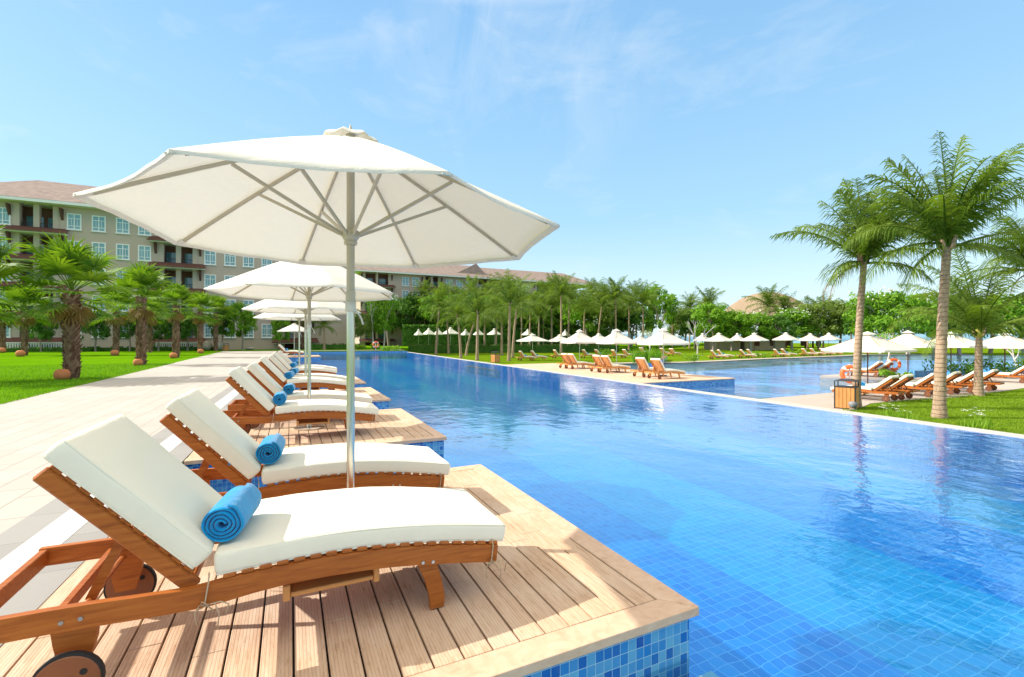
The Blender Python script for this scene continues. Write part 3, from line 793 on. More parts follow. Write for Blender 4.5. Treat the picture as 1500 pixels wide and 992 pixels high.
# ---------------------------------------------------------------- square umbrella
def make_square(wood=True,name='poolside_umbrella',side=2.7):
    root=empty(name); m=MB(); h=side/2; rim=1.98; peak=2.78; N_=8
    vs=[];fs=[]
    def P(u,v,t,k):
        # u: 0..1 apex to rim, v 0..1 along side k
        cs=[(h,h),(-h,h),(-h,-h),(h,-h)]; a=cs[k]; b=cs[(k+1)%4]
        x=(a[0]+(b[0]-a[0])*v)*u; y=(a[1]+(b[1]-a[1])*v)*u
        s=math.sin(PI*v)
        return (x*(1-.03*s*u),y*(1-.03*s*u),peak-(peak-rim)*(u**1.0)-.05*math.sin(PI*u)-.03*s*u)
    c=4*N_
    us=[.10,.25,.4,.55,.7,.85,1]
    for u in us:
        for i in range(c): vs.append(P(u,(i%N_)/N_,0,i//N_))
    for i in range(c):
        p=P(1,(i%N_)/N_,0,i//N_); vs.append((p[0],p[1],p[2]-.10))
    for r_ in range(len(us)):
        for i in range(c): fs.append((r_*c+i,r_*c+(i+1)%c,(r_+1)*c+(i+1)%c,(r_+1)*c+i))
    m.add(vs,fs); m.build('canopy',M['white canopy fabric'],root,True,50)
    v=MB(); v.add([(.28,.28,peak-.06),(-.28,.28,peak-.06),(-.28,-.28,peak-.06),(.28,-.28,peak-.06),(0,0,peak+.10)],[(0,1,4),(1,2,4),(2,3,4),(3,0,4)]); v.build('vent_cap',M['white canopy fabric'],root)
    p=MB(); p.tube([(0,0,0),(0,0,peak)],.028,10); p.build('pole',M['dark timber' if wood else 'brushed steel'],root,True,50)
    q=MB()
    for k in range(4):
        a=[(h,h),(-h,h),(-h,-h),(h,-h)][k]
        q.bar((0,0,peak-.05),(a[0]*.97,a[1]*.97,rim-.02),.025,.03); q.bar((0,0,1.75),(a[0]*.5,a[1]*.5,peak-.48),.02,.025)
    q.build('ribs',M['light teak' if wood else 'cream metal'],root)
    b=MB(); b.lathe([(0,.05),(.26,.05),(.28,.04),(.28,0)],20); b.build('base',M['grey plastic'],root,True,40)
    return root
sq=make_square(True); sqs=make_square(False)
S0={'a':False,'b':False}
def squ(px,py_base,z,width_px,label,group,wood=True,rz=0,peak_py=None):
    p=G(px,py_base,z); d=dist(p); side=width_px*d/F
    ang=math.atan2((px-750),F)+A-rz; s0=side/(abs(math.cos(ang))+abs(math.sin(ang)))/2.7
    key='a' if wood else 'b'; pr=sq if wood else sqs
    o=place(pr,not S0[key],p,rz,label,'umbrella',group); S0[key]=True
    hs=1.0
    if peak_py: hs=(ZAT(p,peak_py)-z)/2.86
    o.scale=(s0,s0,hs); return o
gP='white umbrellas on the long deck in the lower pool'
squ(849,540.5,-.62,56,'white umbrella over the far pair of loungers on the long deck',gP,False,0,483)
squ(903,545.0,-.62,60,'white umbrella over the middle pair of loungers on the long deck',gP,False,0,482)
squ(971.5,550.5,-.62,74,'widest white umbrella, over the nearest pair on the long deck',gP,False,0,481)
gS='white umbrellas along the far shore of the lower pool'
squ(780,522,LOW,43,'lone white umbrella over two loungers at the left end of the lower pool',gS,False,.2,489)
squ(820,521,LOW,36,'white umbrella half hidden behind the left umbrella of the long deck',gS,False,.1,490)
squ(877,521,LOW,38,'white umbrella peeping between the left and middle umbrellas of the long deck',gS,False,.1,488.5)
squ(938,521,LOW,30,'white umbrella peeping left of the widest umbrella on the long deck',gS,False,.1,491)
for px,pb,w,pk,l in [(1029,521,26,488,'small white umbrella behind the bare branches across the lower pool'),(1053,524,41,487.5,'white umbrella by the beige bar wall on the far shore, leftmost big one'),
 (1080,519.5,24,488,'small white umbrella behind, between two larger ones by the beige bar'),(1105,522.5,41,487.5,'white umbrella right of the small one by the beige bar'),
 (1151,520.5,38,487,'white umbrella on the far shore right of the beige bar, in front of palm trunks'),(1187,520,39,488.5,'middle white umbrella of the three at the far right of the far shore'),(1214,518.5,34,487.5,'farthest right white umbrella on the far shore beside the tall palm')]:
    squ(px,pb,LOW,w,l,gS,True,.25,pk)
gR='large white umbrellas on the right terrace'
squ(1271,570,LOW,112,'large white umbrella behind the slim tall palm with the litter bin',gR,True,0,486)
squ(1330,555,LOW,88,'large white umbrella between the two tallest palms',gR,True,.2,484.5)
squ(1393,552,LOW,84,'large white umbrella right behind the thick tall palm',gR,True,.0,486)
squ(1472,553,LOW,96,'large white umbrella at the right end under the drooping fronds',gR,True,.1,487)
# ---------------------------------------------------------------- other loungers (heads left)
gF='cream loungers along the far shore of the lower pool'
protoC=make_lounger(55,False,False,'light teak')
for k_ in KIDS[protoC.name]: pass
C0=[True]
def far_lounger(px,py,rz,label,group=gF,z=LOW+.02,tw=None):
    p=G(px,py,z); o=place(protoC,C0[0],p,rz,label,'sun lounger',group); C0[0]=False
    if tw:
        v=Matrix.Rotation(rz,3,'Z')@Vector((-.15,-.05,.56)); towel(p+v,rz,tw,'blue towels on the far loungers')
    return o
fl=[(771,528.2,'lounger with cream cushion at the left end of the lower pool, left of its pair'),(788,527.5,'second lounger at the left end of the lower pool beside the lone umbrella'),
(820,525,'lounger on the lawn behind the far pair of the long deck'),(862,524.5,'lounger on the far lawn under the left white umbrella, left of its pair'),(880,524.0,'lounger on the far lawn under the left white umbrella, second of its pair'),
(905,524.8,'lounger on the far lawn right of the planting, left of its pair'),(921,523.8,'lounger on the far lawn behind the middle umbrella, second of its pair'),
(1052,526.2,'leftmost lounger by the beige bar on the far shore'),(1061,525,'second lounger by the beige bar on the far shore'),
(1094,524.6,'third lounger along the far shore, below the bar umbrella'),(1104,523.6,'fourth lounger along the far shore, beside the bar umbrella'),
(1143,523.2,'lounger by the palm trunks on the far shore, first of its pair'),(1154,522.3,'lounger by the palm trunks on the far shore, second of its pair'),
(1184,521.8,'lounger under the middle of the three far umbrellas, nearer one'),(1196,521.2,'lounger under the middle of the three far umbrellas, second one'),
(1210,520.8,'lounger left of the farthest right umbrella on the far shore'),(1222,520.4,'last lounger on the far shore before the tall palm')]
for i,(a,b,l) in enumerate(fl): far_lounger(a,b,R(-6) if i<7 else R(-32),l,tw='blue towel on the '+l.replace('with cream cushion ','').replace('leftmost ','').replace(' beside the lone umbrella','').replace(' of the lower pool',' of the pool').replace(' on the far shore','').split(',')[0] if i in (0,1,3,4,7,8,9,11,12) else None)
for a,b,l in [(936,519,'brown backed lounger turned away, left of the planted island'),(967,520.5,'brown backed lounger turned away, right of the planted island'),(981,521.5,'second brown backed lounger right of the planted island')]:
    far_lounger(a+7,b,R(5),l,'brown backed loungers by the planted island')
# right terrace: heads right, feet towards the pool
gT='loungers on the terrace by the sunny lawn'
protoR=make_lounger(40,False,True,'teak wood'); R0_=[True]
def right_lounger(px,py,rz,label,z=LOW+.02,tw=None):
    """px,py: ground under the wheels"""
    p=G(px,py,z); off=Matrix.Rotation(rz,3,'Z')@Vector((.73,0,0)); loc=p+off
    o=place(protoR,R0_[0],loc,rz,label,'sun lounger',gT); R0_[0]=False
    if tw:
        v=Matrix.Rotation(rz,3,'Z')@Vector((.1,.0,.55)); towel(loc+v,rz+.4,tw,'blue towels on the terrace loungers')
rl=[(1304,588,'terrace lounger right behind the slim palm, its foot beside the litter bin','bright blue rolled towel on the terrace lounger beside the slim palm'),(1326,585,'second terrace lounger between the two tallest palms',None),
(1364,581,'third terrace lounger, partly hidden by the thick palm trunk',None),(1397,577.5,'fourth terrace lounger, just right of the thick palm trunk',None),
(1425,575,'fifth terrace lounger, left of the short leaning palm','bright blue towel on the terrace lounger left of the short palm'),(1452,572.5,'sixth terrace lounger, right behind the short palm',None),
(1500,561,'last terrace lounger at the right end under drooping fronds',None)]
for a,b,l,t in rl: right_lounger(a,b,R(97),l,tw=t)
right_lounger(1286,552.5,R(100),'left lounger of the two on the stone island in the lower pool',LOW+.03)
right_lounger(1301,552.5,R(100),'right lounger of the two on the stone island in the lower pool',LOW+.03)
# ---------------------------------------------------------------- palms
def frond(m,base,az,el,L,droop,nl,ll,r,segs=1,wind=0.0,drymesh=None,width=1.0):
    """coconut frond: arching rachis with two rows of hanging leaflets"""
    pts=[];p=Vector(base); n=14; e=el; a=az
    st=L/n
    for i in range(n+1):
        pts.append(p.copy()); d=Vector((math.cos(a)*math.cos(e),math.sin(a)*math.cos(e),math.sin(e)))
        d=(d+Vector((wind,0,0))*.06*i/n*6).normalized()
        p=p+d*st; e-=droop/n*(.5+1.3*i/n); 
    m.tube(pts,[.032*width*(1-i/(n+1))+.004 for i in range(n+1)],4,False)
    tw=r.uniform(-.5,.5)
    for k in range(nl):
        u=.10+.90*k/(nl-1); f=u*n; i=min(int(f),n-1); q=pts[i].lerp(pts[i+1],f-i); t=(pts[i+1]-pts[i]).normalized()
        side=t.cross(Vector((0,0,1))); 
        side=side.normalized() if side.length>.05 else Vector((math.sin(az),-math.cos(az),0))
        upv=side.cross(t)
        side2=(side*math.cos(tw)+upv*math.sin(tw)).normalized()
        lens=ll*(math.sin(PI*min(1,(u*.92+.06)))**.55)*r.uniform(.8,1.1)
        for s in (-1,1):
            fold=r.uniform(-.1,.35)
            d=(side2*s*.80+t*(.50+.5*u)+upv*fold).normalized()
            d.z-=.12+.55*r.random()**2; d.normalize(); lens*=r.uniform(.75,1.15)
            w=.0145*width; 
            a0=q; a1=q+d*lens*.5; d2=(d+Vector((wind*.3,0,-.75-.6*r.random()))).normalized(); a2=a1+d2*lens*.5
            wv=(t*.9+upv*.25*s).normalized()*w
            vs=[a0-wv,a0+wv,a1+wv,a1-wv,a2]
            m.add(vs,[(0,1,2,3),(3,2,4)])
def palm_crown(seed,nf=20,L=3.2,nl=44,ll=.75,wind=.15,width=1.0):
    r=random.Random(seed); m=MB()
    for i in range(nf):
        u=i/nf; az=i*2.39996+r.uniform(-.3,.3); el=R(88)-(u**1.15)*R(100)+r.uniform(-.15,.15)
        frond(m,(r.uniform(-.06,.06),r.uniform(-.06,.06),.1-u*.25),az,el,L*r.uniform(.8,1.08)*(.82+.18*math.sin(PI*u)),R(34)+u*R(46)+r.uniform(-.2,.3),nl,ll,r,wind=wind,width=width)
    return m
def ptrunk(h,lean,r0=.17,r1=.11,n=22,bulge=1.45):
    pts=[];rs=[]
    for i in range(n+1):
        u=i/n; pts.append((lean[0]*u**1.6,lean[1]*u**1.6,-.1+(h+.1)*u)); rs.append((r0+(r1-r0)*u)*(1+(bulge-1)*math.exp(-u*h/.28))*(1+.02*math.sin(i*2.2)))
    m=MB(); m.tube(pts,rs,14); return m
CROWNS=[]
for sd in range(4):
    me=palm_crown(11+sd,22,2.9+.25*sd,36,.90,.12,1.35).build('crown',M['coconut frond'],None,False,None,False); CROWNS.append(me)
def bark_extras(root,h,lean,seed):
    r=random.Random(seed); e=MB()
    for i in range(7):
        a=r.uniform(0,2*PI); e.tube([(lean[0],lean[1],h-.1),(lean[0]+.14*math.cos(a),lean[1]+.14*math.sin(a),h-.02),(lean[0]+.2*math.cos(a),lean[1]+.2*math.sin(a),h+.3)],[.05,.05,.03],6)
    return e
def coconut(px,pyb,pyt,label,group,z=LOW,lean=(0,0),crown=0,cs=1.0,rz=0.0,own=None,r0=.17,dry=False,extra=0,name='coconut_palm'):
    """pyt: pixel height of the trunk top"""
    p=G(px,pyb,z); h=(ZAT(p,pyt)-z)
    root=empty(name,p,0,label,'palm tree',group)
    ptrunk(h,lean,r0,r0*.66).build('trunk',M['ringed palm bark'],root,True)
    if own is not None: c=own.build('crown',M['coconut frond'],root)
    else:
        c=CROWNS[crown%4].copy(); link(c); c.parent=root; KIDS.setdefault(root.name,[]).append(c)
    c.location=(lean[0],lean[1],h); c.rotation_euler=(0,0,rz); c.scale=(cs,)*3
    e=bark_extras(root,h,lean,int(px)); e.build('leaf_base',M['ringed palm bark' if not dry else 'booted palm bark'],root,True)
    if dry:
        r=random.Random(int(px)); d=MB()
        for i in range(2): frond(d,(0,0,-.05),r.uniform(0,6.28),R(-10),2.0*cs,R(80),22,.45,r)
        o=d.build('dry_frond',M['dry frond'],root); o.location=(lean[0],lean[1],h)
    return root
gH='tall coconut palms on the sunny lawn'
def heroc(seed,spec,L,nl=60,ll=.80):
    r=random.Random(seed); m=MB()
    spec=list(spec)+[(r.uniform(0,360),r.uniform(48,84),r.uniform(.75,1.0),r.uniform(35,75)) for _ in range(4)]
    for az,el,l,dr in spec:
        frond(m,(r.uniform(-.05,.05),r.uniform(-.05,.05),r.uniform(-.1,.1)),R(az),R(el),L*l,R(dr),nl,ll,r,wind=.12,width=1.15)
    return m
# azimuth: camera right is about -25 degrees, away is 65
h1=heroc(3,[(152,42,1.15,62),(145,84,1.0,18),(60,86,1.05,14),(90,80,1.0,22),(110,74,.95,30),(20,82,1.0,28),(-30,76,1.0,35),(-28,52,1.0,62),(-26,25,1.05,55),(-60,60,.85,50),(-90,70,.8,40),(70,60,.9,60),(30,70,.95,45),(0,66,1.0,55),(160,78,.9,25),(-45,4,.7,60),(165,8,.6,90),(230,66,.7,50),(-10,86,.95,20),(-20,60,.9,70)],2.75)
coconut(1254,597,384,'slim tall coconut palm beside the litter bin, left of the three lawn palms',gH,lean=(.22,-.12),own=h1,r0=.128,dry=True)
h2=heroc(5,[(152,36,1.05,88),(158,58,.9,75),(70,88,1.1,8),(-20,86,1.05,12),(120,80,1.0,22),(40,78,.95,28),(-25,64,1.2,24),(-27,44,1.2,34),(-26,22,1.15,42),(-35,-2,.8,50),(155,4,.9,70),(165,-20,.7,60),(200,50,.8,60),(240,60,.75,60),(-80,62,.75,50),(-110,72,.8,40),(80,66,.9,50),(100,50,.8,60),(140,74,1.0,30),(-50,76,.95,25),(150,66,1.0,55)],3.0)
coconut(1376,613,362,'tallest coconut palm with thick pale trunk at the edge of the sunny lawn',gH,lean=(.17,-.10),own=h2,r0=.145)
h3=heroc(8,[(150,40,1.1,90),(160,60,1.0,80),(170,20,1.0,85),(60,80,.9,40),(-30,60,.9,60),(-25,35,1.0,70),(120,65,1.0,60),(90,50,.9,70),(-60,40,.8,70),(20,60,.9,60),(200,50,.8,70),(-20,78,.9,40),(140,78,1.0,50),(-35,15,.8,80),(80,84,1.1,15),(160,80,1.1,20),(0,74,1.1,30)],3.4)
q=coconut(1433,580,490,'short palm with yellow green crown base near the right end of the lawn',gH,lean=(.08,0),own=h3,r0=.15)
hq=[c for c in KIDS[q.name] if c.name.startswith('crown')][0].location.z; cs_=MB(); cs_.tube([(.08,0,hq-.12),(.08,0,hq+.15),(.09,0,hq+.5),(.10,0,hq+.95)],[.125,.15,.11,.04],12); cs_.build('crownshaft',M['green crownshaft'],q,True)
h4=heroc(9,[(150,50,1.0,80),(170,30,1.1,90),(130,20,1.0,90),(60,75,.9,50),(-30,60,.9,60),(90,60,.9,60),(180,65,1,60),(200,20,1.0,90),(155,5,1.0,60),(-20,30,.9,70),(215,45,1.0,80),(165,70,1.0,60)],3.2)
coconut(1512,578,398,'palm just outside the right end whose fronds droop over the terrace',gH,lean=(0,0),own=h4,r0=.17,dry=True)
gM='coconut palms along the far lawn beyond the main pool'
mp=[(583,509,462,'small palm behind the far corner of the main pool',.5,.02),(596,507,465,'leaning small palm right of the far pool corner',.5,.02),(622,511,430,'slender palm in front of the pale hotel wing windows',.75,0),
(638.6,520,452,'tall palm at the hedge end, leftmost of the lawn row',1,.5),(657,518,462,'slim palm second in the lawn row',.8,-.3),(675,524.6,463,'pale trunked palm third in the lawn row',.8,-.4),(683,521,472,'curved palm leaning behind the third lawn palm',.7,1.2),
(699,527.8,459,'straight pale palm nearest the pool in the lawn row',.85,.1),(709.6,517,462,'thin palm behind the straight pale palm',.8,.1),(726,517,458,'thin palm behind the wooden lawn bin',.85,.3),(735,520.5,464,'dark trunked palm right of the wooden lawn bin',.8,0),
(745.4,529,446,'thick pale palm closest to the pool beside the lawn bin',1,.1),(751,523.6,447,'palm leaning right behind the thick pale palm',.9,.6),(776,516,452,'palm directly behind the lone umbrella',.85,.1),(789,516.5,462,'second palm behind the lone umbrella',.8,.1),
(808,516.5,450,'palm between the lone umbrella and the long deck umbrellas',.95,0),(822,517.5,432,'tall palm with wide dark fronds above the long deck umbrellas',1.2,0),(832,516,440,'palm close behind the tall wide one',1.1,.3),(855,514.5,452,'palm with brown tinged fronds above the left deck umbrella',1.1,.2),
(875,515.5,447,'palm leaning between the left and middle deck umbrellas',1.15,.9),(902,516,436,'tall palm rising behind the middle deck umbrella',1.25,0),(921,514.5,447,'palm right of the tall one behind the middle deck umbrella',1.1,.1),(942,515,446,'palm left of the bright green broadleaf tree',1.1,0),
(764,512.5,440,'palm in the back row against the hotel wing roof',1.2,0),(796,512,436,'back row palm below the end of the hotel roof',1.2,0),(716,511.5,437,'back row palm below the little roof gable',1.1,0),(668,511.5,445,'back row palm in front of the hotel wing windows',1.0,0),(888,511.5,445,'back row palm between two taller ones',1.2,0),
(1036,512,452,'windswept palm standing above the green trees',1.6,.3),(1126,512,448,'palm beside the thatched roof top',1.5,0),(985,512,470,'palm with hanging brown fronds beside the dark tree',1.2,0),(1247,511,470,'small palm behind the slim tall lawn palm',1.3,0),(1148,512,458,'low palm in front of the thatched roof',1.4,.2),
(1010,511,452,'palm between the bright green tree and the windswept palm',1.1,.2),(1206,512,460,'palm above the three far umbrellas',1.2,0),(1183,511.5,464,'low palm left of the farthest right umbrella',1.1,.3),(1310,512,456,'palm crown behind the flowering trees between the two tallest palms',1.1,0),(650,511.5,436,'back row palm left of the little roof gable',1.1,0),(690,511,430,'back row palm right below the roof gable',1.2,0),(742,511.5,432,'back row palm above the thick pale palm',1.2,0),(812,511.5,428,'back row palm at the end of the hotel wing roof',1.2,0),(868,511.5,434,'back row palm between the left and middle deck umbrellas',1.2,0),(932,511.5,438,'back row palm left of the bright green tree',1.2,0)]
for i,(a,b,c,l,s,le) in enumerate(mp):
    p=G(a,b,LOW); k=dist(p)/48
    coconut(a,b,c,l,gM,lean=(le*CA,-le*SA),crown=i,cs=(s**.6)*(.85+.32*k),rz=rnd.uniform(0,6.28),r0=.15+.02*k)
# ---------------------------------------------------------------- fan palms
def fan_leaf(m,base,az,el,L,rad,r,nseg=22,w=1.0):
    d=Vector((math.cos(az)*math.cos(el),math.sin(az)*math.cos(el),math.sin(el))); b=Vector(base)
    tip=b+d*L+Vector((0,0,-.12*L*math.cos(el))); m.tube([b,b.lerp(tip,.5)+Vector((0,0,.03)),tip],[.022,.016,.012],4,False)
    side=d.cross(Vector((0,0,1))); side=side.normalized() if side.length>.05 else Vector((math.sin(az),-math.cos(az),0)); upv=side.cross(d).normalized()
    for i in range(nseg):
        f=(i/(nseg-1)-.5)*2; a=f*R(118); q=(d*math.cos(a)+side*math.sin(a)+upv*.22*abs(f)).normalized()
        l=rad*(1-.28*abs(f)**2)*r.uniform(.9,1.05); wv=q.cross(upv).normalized()*(.042*rad*w)
        mid=tip+q*l*.55; q2=(q+Vector((0,0,-.35-.5*r.random()))).normalized(); end=mid+q2*l*.45
        m.add([tip-wv*.3,tip+wv*.3,mid+wv,mid-wv,end],[(0,1,2,3),(3,2,4)])
def fan_crown(seed,n=30,L=.88,rad=1.0):
    r=random.Random(seed); m=MB()
    for i in range(n):
        u=i/n; az=i*2.39996+r.uniform(-.2,.2); el=R(88)-(u**1.45)*R(122)
        fan_leaf(m,(0,0,.15-.4*u),az,el,L*r.uniform(.85,1.15)*(.8+.4*math.sin(PI*u)),rad*r.uniform(.85,1.1),r)
    return m
def booted_trunk(h,r0,seed):
    r=random.Random(seed); m=MB(); m.tube([(0,0,-.1),(0,0,h*.5),(0,0,h)],[r0*.95,r0*.9,r0*.85],14)
    n=int(h/.085)
    for i in range(n):
        z=.05+i*.085
        for k in range(7):
            a=2*PI*(k+.5*(i%2))/7+i*.12; d=Vector((math.cos(a),math.sin(a),0)); s=Vector((-math.sin(a),math.cos(a),0))
            o=r0*.86; w=r0*.40; t=r0*r.uniform(.32,.62)*(1.25 if r.random()<.15 else 1); zz=z+r.uniform(-.02,.02)
            lean=r.uniform(-.3,.3)*w
            b=[d*o-s*w+Vector((0,0,zz-.05)),d*o+s*w+Vector((0,0,zz-.05)),d*(o+t*.55)+s*(w*.5+lean)+Vector((0,0,zz+.09)),d*(o+t)+s*lean+Vector((0,0,zz+.135)),d*(o+t*.55)-s*(w*.5-lean)+Vector((0,0,zz+.09)),d*o*.92+s*lean+Vector((0,0,zz+.12))]
            m.add(b,[(0,1,2),(0,2,4),(2,3,4),(2,5,3),(4,3,5),(1,5,2),(0,4,5)])
    return m
FANS=[fan_crown(30+i).build('crown',M['fan leaf'],None,False,None,False) for i in range(3)]
FT=[booted_trunk(2.6,.205,3+i) for i in range(2)]
FTM=[m.build('trunk',M['booted palm bark'],None,False,None,False) for m in FT]
FD=[]
for i in range(2):
    r=random.Random(90+i); m=MB()
    for k in range(12): fan_leaf(m,(0,0,-.25),k*2.4+r.uniform(-.3,.3),R(r.uniform(-70,-35)),.5,.6,r,16)
    FD.append(m.build('dry_leaf',M['dry frond'],None,False,None,False))
gL='stout fan palms on the lawn beside the promenade'
def fan_palm(px,pyb,pyt,label,i,rz,lamp=None,cs=1.0):
    lampn=label.split(',')[0].replace(' along the promenade edge','').replace(' between the two nearest ones','').replace(' at the left end of the lawn',' far left').replace(' along the promenade edge','').replace(' standing deeper in the lawn',' deeper in the lawn')
    p=G(px,pyb,-.012); h=ZAT(p,pyt); root=empty('fan_palm',p,rz,label,'palm tree',gL)
    for src,sc_,z in ((FTM[i%2],(1,1,h/2.6),0),(FANS[i%3],(cs,)*3,h),(FD[i%2],(cs,)*3,h)):
        c=src.copy(); link(c); c.parent=root; c.location=(0,0,z); c.scale=sc_
    if lamp:
        q=G(lamp[0],lamp[1],-.012); s=lamp[2]*dist(q)/F/2
        m=MB(); m.lathe([(s*.55,0),(s*.92,s*.3),(s,s*.8),(s*.9,s*1.3),(s*.6,s*1.6),(s*.3,s*1.66),(0,s*1.64)],18)
        o=m.build('terracotta_ball',M['terracotta'],None,True); o.location=q; tag(o,'terracotta ball at the foot of the '+lampn,'garden lamp','terracotta ball lamps at the palm feet')
fp=[(105,555,425,'nearest fan palm, with the thickest trunk on the promenade lawn',(91,556.5,19),1.05),(207,535,436,'second nearest fan palm along the promenade edge',(202,536,12),1.0),(170,520.5,452,'fan palm standing deeper in the lawn between the two nearest ones',(168,521,10),1.1),
(258,524,448,'third fan palm along the promenade edge',(254,525,10),1.05),(293,517.5,456,'fourth fan palm along the promenade edge',(294,518,8),1.05),(36,521,452,'shaded fan palm left of the thickest trunk',(30,522.5,11),1.1),(4,516.5,462,'farther shaded fan palm at the left end of the lawn',(3,517,9),1.0),
(220,516.5,458,'fan palm in the back of the lawn behind the second nearest one',None,1.1),(316,514.5,458,'last fan palm near the pale boulders',None,1.1),(444,512.0,470,'brown booted fan palm behind the umbrella poles',None,.9),(-62,560,420,'fan palm cut off at the left end, only its leaves showing',None,1.15)]
for i,(a,b,c,l,lm,s) in enumerate(fp): fan_palm(a,b,c,l,i,i*1.3,lm,s*(1.0 if i in(0,) else 1.0+.1*(i%3)))
# ---------------------------------------------------------------- broadleaf trees
def leaf_clump(m,c,rad,n,size,r,flat=.75):
    for _ in range(n):
        while True:
            d=Vector((r.uniform(-1,1),r.uniform(-1,1),r.uniform(-1,1)))
            if d.length<1 and d.length>.35: break
        p=Vector(c)+Vector((d.x*rad,d.y*rad,d.z*rad*flat)); nrm=(d.normalized()+Vector((r.uniform(-.7,.7),r.uniform(-.7,.7),r.uniform(-.2,.9)))).normalized()
        a=nrm.cross(Vector((r.uniform(-1,1),r.uniform(-1,1),r.uniform(-1,1)))).normalized(); b=nrm.cross(a); s=size*r.uniform(.6,1.2)
        m.add([p-a*s,p+b*s*.42,p+a*s,p-b*s*.42],[(0,1,2,3)])
def tree_meshes(seed,h=4.5,w=2.4,nc=26,nl=70,size=.13,open_=.0,flowers=0,lowc=.34):
    """trunk and crown of a rounded, forking tree"""
    r=random.Random(seed); t=MB(); tips=[]
    def grow(p,d,L,rad,k):
        q=p+d*L; mid=p.lerp(q,.5)+Vector((r.uniform(-.06,.06),r.uniform(-.06,.06),0))*L
        t.tube([p,mid,q],[rad,rad*.85,rad*.7],7,False)
        if k==0: tips.append(q); return
        for _ in range(3 if k>1 else 2):
            a=r.uniform(0,2*PI); sp=r.uniform(.45,.85)
            nd=(d+Vector((math.cos(a)*sp,math.sin(a)*sp,r.uniform(-.05,.25)))).normalized(); grow(q,nd,L*r.uniform(.62,.85),rad*.62,k-1)
    grow(Vector((0,0,-.05)),Vector((r.uniform(-.1,.1),r.uniform(-.1,.1),1)).normalized(),h*.30,h*.032,3)
    zmax=max(p.z for p in tips); rx=max(math.hypot(p.x,p.y) for p in tips)
    sz=h*.92/zmax; sx=w*.8/rx
    t.v=[(x*sx if z>h*.25 else x,y*sx if z>h*.25 else y,z*sz) for x,y,z in t.v]
    c=MB(); fl=MB()
    for p in tips:
        q=Vector((p.x*sx,p.y*sx,p.z*sz))
        if r.random()<open_: continue
        rad=w*r.uniform(.20,.34)
        leaf_clump(c,q,rad,nl,size,r)
        for _ in range(flowers):
            d=Vector((r.uniform(-1,1),r.uniform(-1,1),r.uniform(0,1))).normalized(); leaf_clump(fl,q+d*rad*1.02,.09,7,.07,r)
    for _ in range(nc):
        a=r.uniform(0,2*PI); rr=w*math.sqrt(r.random())*.85; z=h*(lowc+(.95-lowc)*r.random()*(1-(rr/w)**2*.45))
        if r.random()<open_: continue
        leaf_clump(c,(rr*math.cos(a),rr*math.sin(a),z),w*r.uniform(.16,.30),nl,size,r)
    return t,c,fl
TREES={}
def tree_kind(key,leafmat,bark='branch bark',**k):
    L=[]
    for i in range(3):
        t,c,fl=tree_meshes(hash(key)%1 + sum(map(ord,key))+i,**k)
        L.append((t.build('trunk',M[bark],None,True,None,False),c.build('crown',M[leafmat],None,False,None,False),fl.build('flowers',M['white petal'],None,False,None,False) if fl.v else None))
    TREES[key]=L
tree_kind('plumeria','broad leaf',bark='pale branch bark',h=4.5,w=2.6,nc=44,nl=56,size=.18,flowers=3)
tree_kind('green','broad leaf',h=4.5,w=2.3,nc=50,nl=60,size=.17)
tree_kind('dark','dark leaf',h=4.5,w=2.3,nc=50,nl=60,size=.16)
tree_kind('olive','olive leaf',h=4.5,w=2.6,nc=48,nl=55,size=.17)
tree_kind('bare','broad leaf',bark='pale branch bark',h=4.5,w=2.0,nc=3,nl=22,size=.14,open_=.6)
def tree(px,pyb,pyt,key,label,group,z=LOW,wpx=None,i=0,name='broadleaf_tree'):
    p=G(px,pyb,z); h=ZAT(p,pyt)-z; T=TREES[key][i%3]; root=empty(name,p,(i*1.7)%6.28,label,'tree',group)
    s=h/4.6; sx=s
    if wpx: sx=wpx*dist(p)/F/2/2.6
    for src in T:
        if src is None: continue
        c=src.copy(); link(c); c.parent=root; c.scale=(sx,sx,s)
        if src is T[2]: c['kind']='stuff'
    return root
gB='broadleaf trees behind the far shore'
bt=[(966,512.5,415,'green','bright green upright tree above the widest deck umbrella',60),(1018,512,453,'dark','dark tree left of the thatched roof behind the bare branches',66),(1003,510,449,'olive','olive tree between the bright green tree and the windswept palm',56),
(1045,514,441,'green','dense green tree under the windswept palm',72),(1072,514,453,'green','dense green tree left below the thatched roof',70),(1100,514,457,'plumeria','white flowering tree in front of the thatched roof, left one',76),
(1135,514,459,'dark','dark tree in the middle below the thatched roof',66),(1160,513,453,'plumeria','white flowering tree right of the thatched roof',80),(1200,513,441,'olive','olive tree right of the flowering tree by the three far umbrellas',82),(1232,513,437,'olive','olive tree behind the slim tall palm',66),
(1290,518,427,'plumeria','white flowering tree just right of the slim tall palm',94),(1330,519,423,'plumeria','white flowering tree between the two tallest palms',100),(1368,518,431,'plumeria','white flowering tree behind the thick palm trunk',86),(1405,519,429,'dark','dark leafy tree right of the thick palm trunk',92),
(1450,518,431,'green','green tree behind the short palm',96),(1500,518,429,'plumeria','flowering tree at the right end behind the drooping fronds',102),(1265,515,443,'dark','dark tree hidden behind the slim palm trunk',66)]
for i,(a,b,c,k,l,w) in enumerate(bt): tree(a,b,c,k,l,gB,wpx=w,i=i)
gC='background trees behind the palm row'
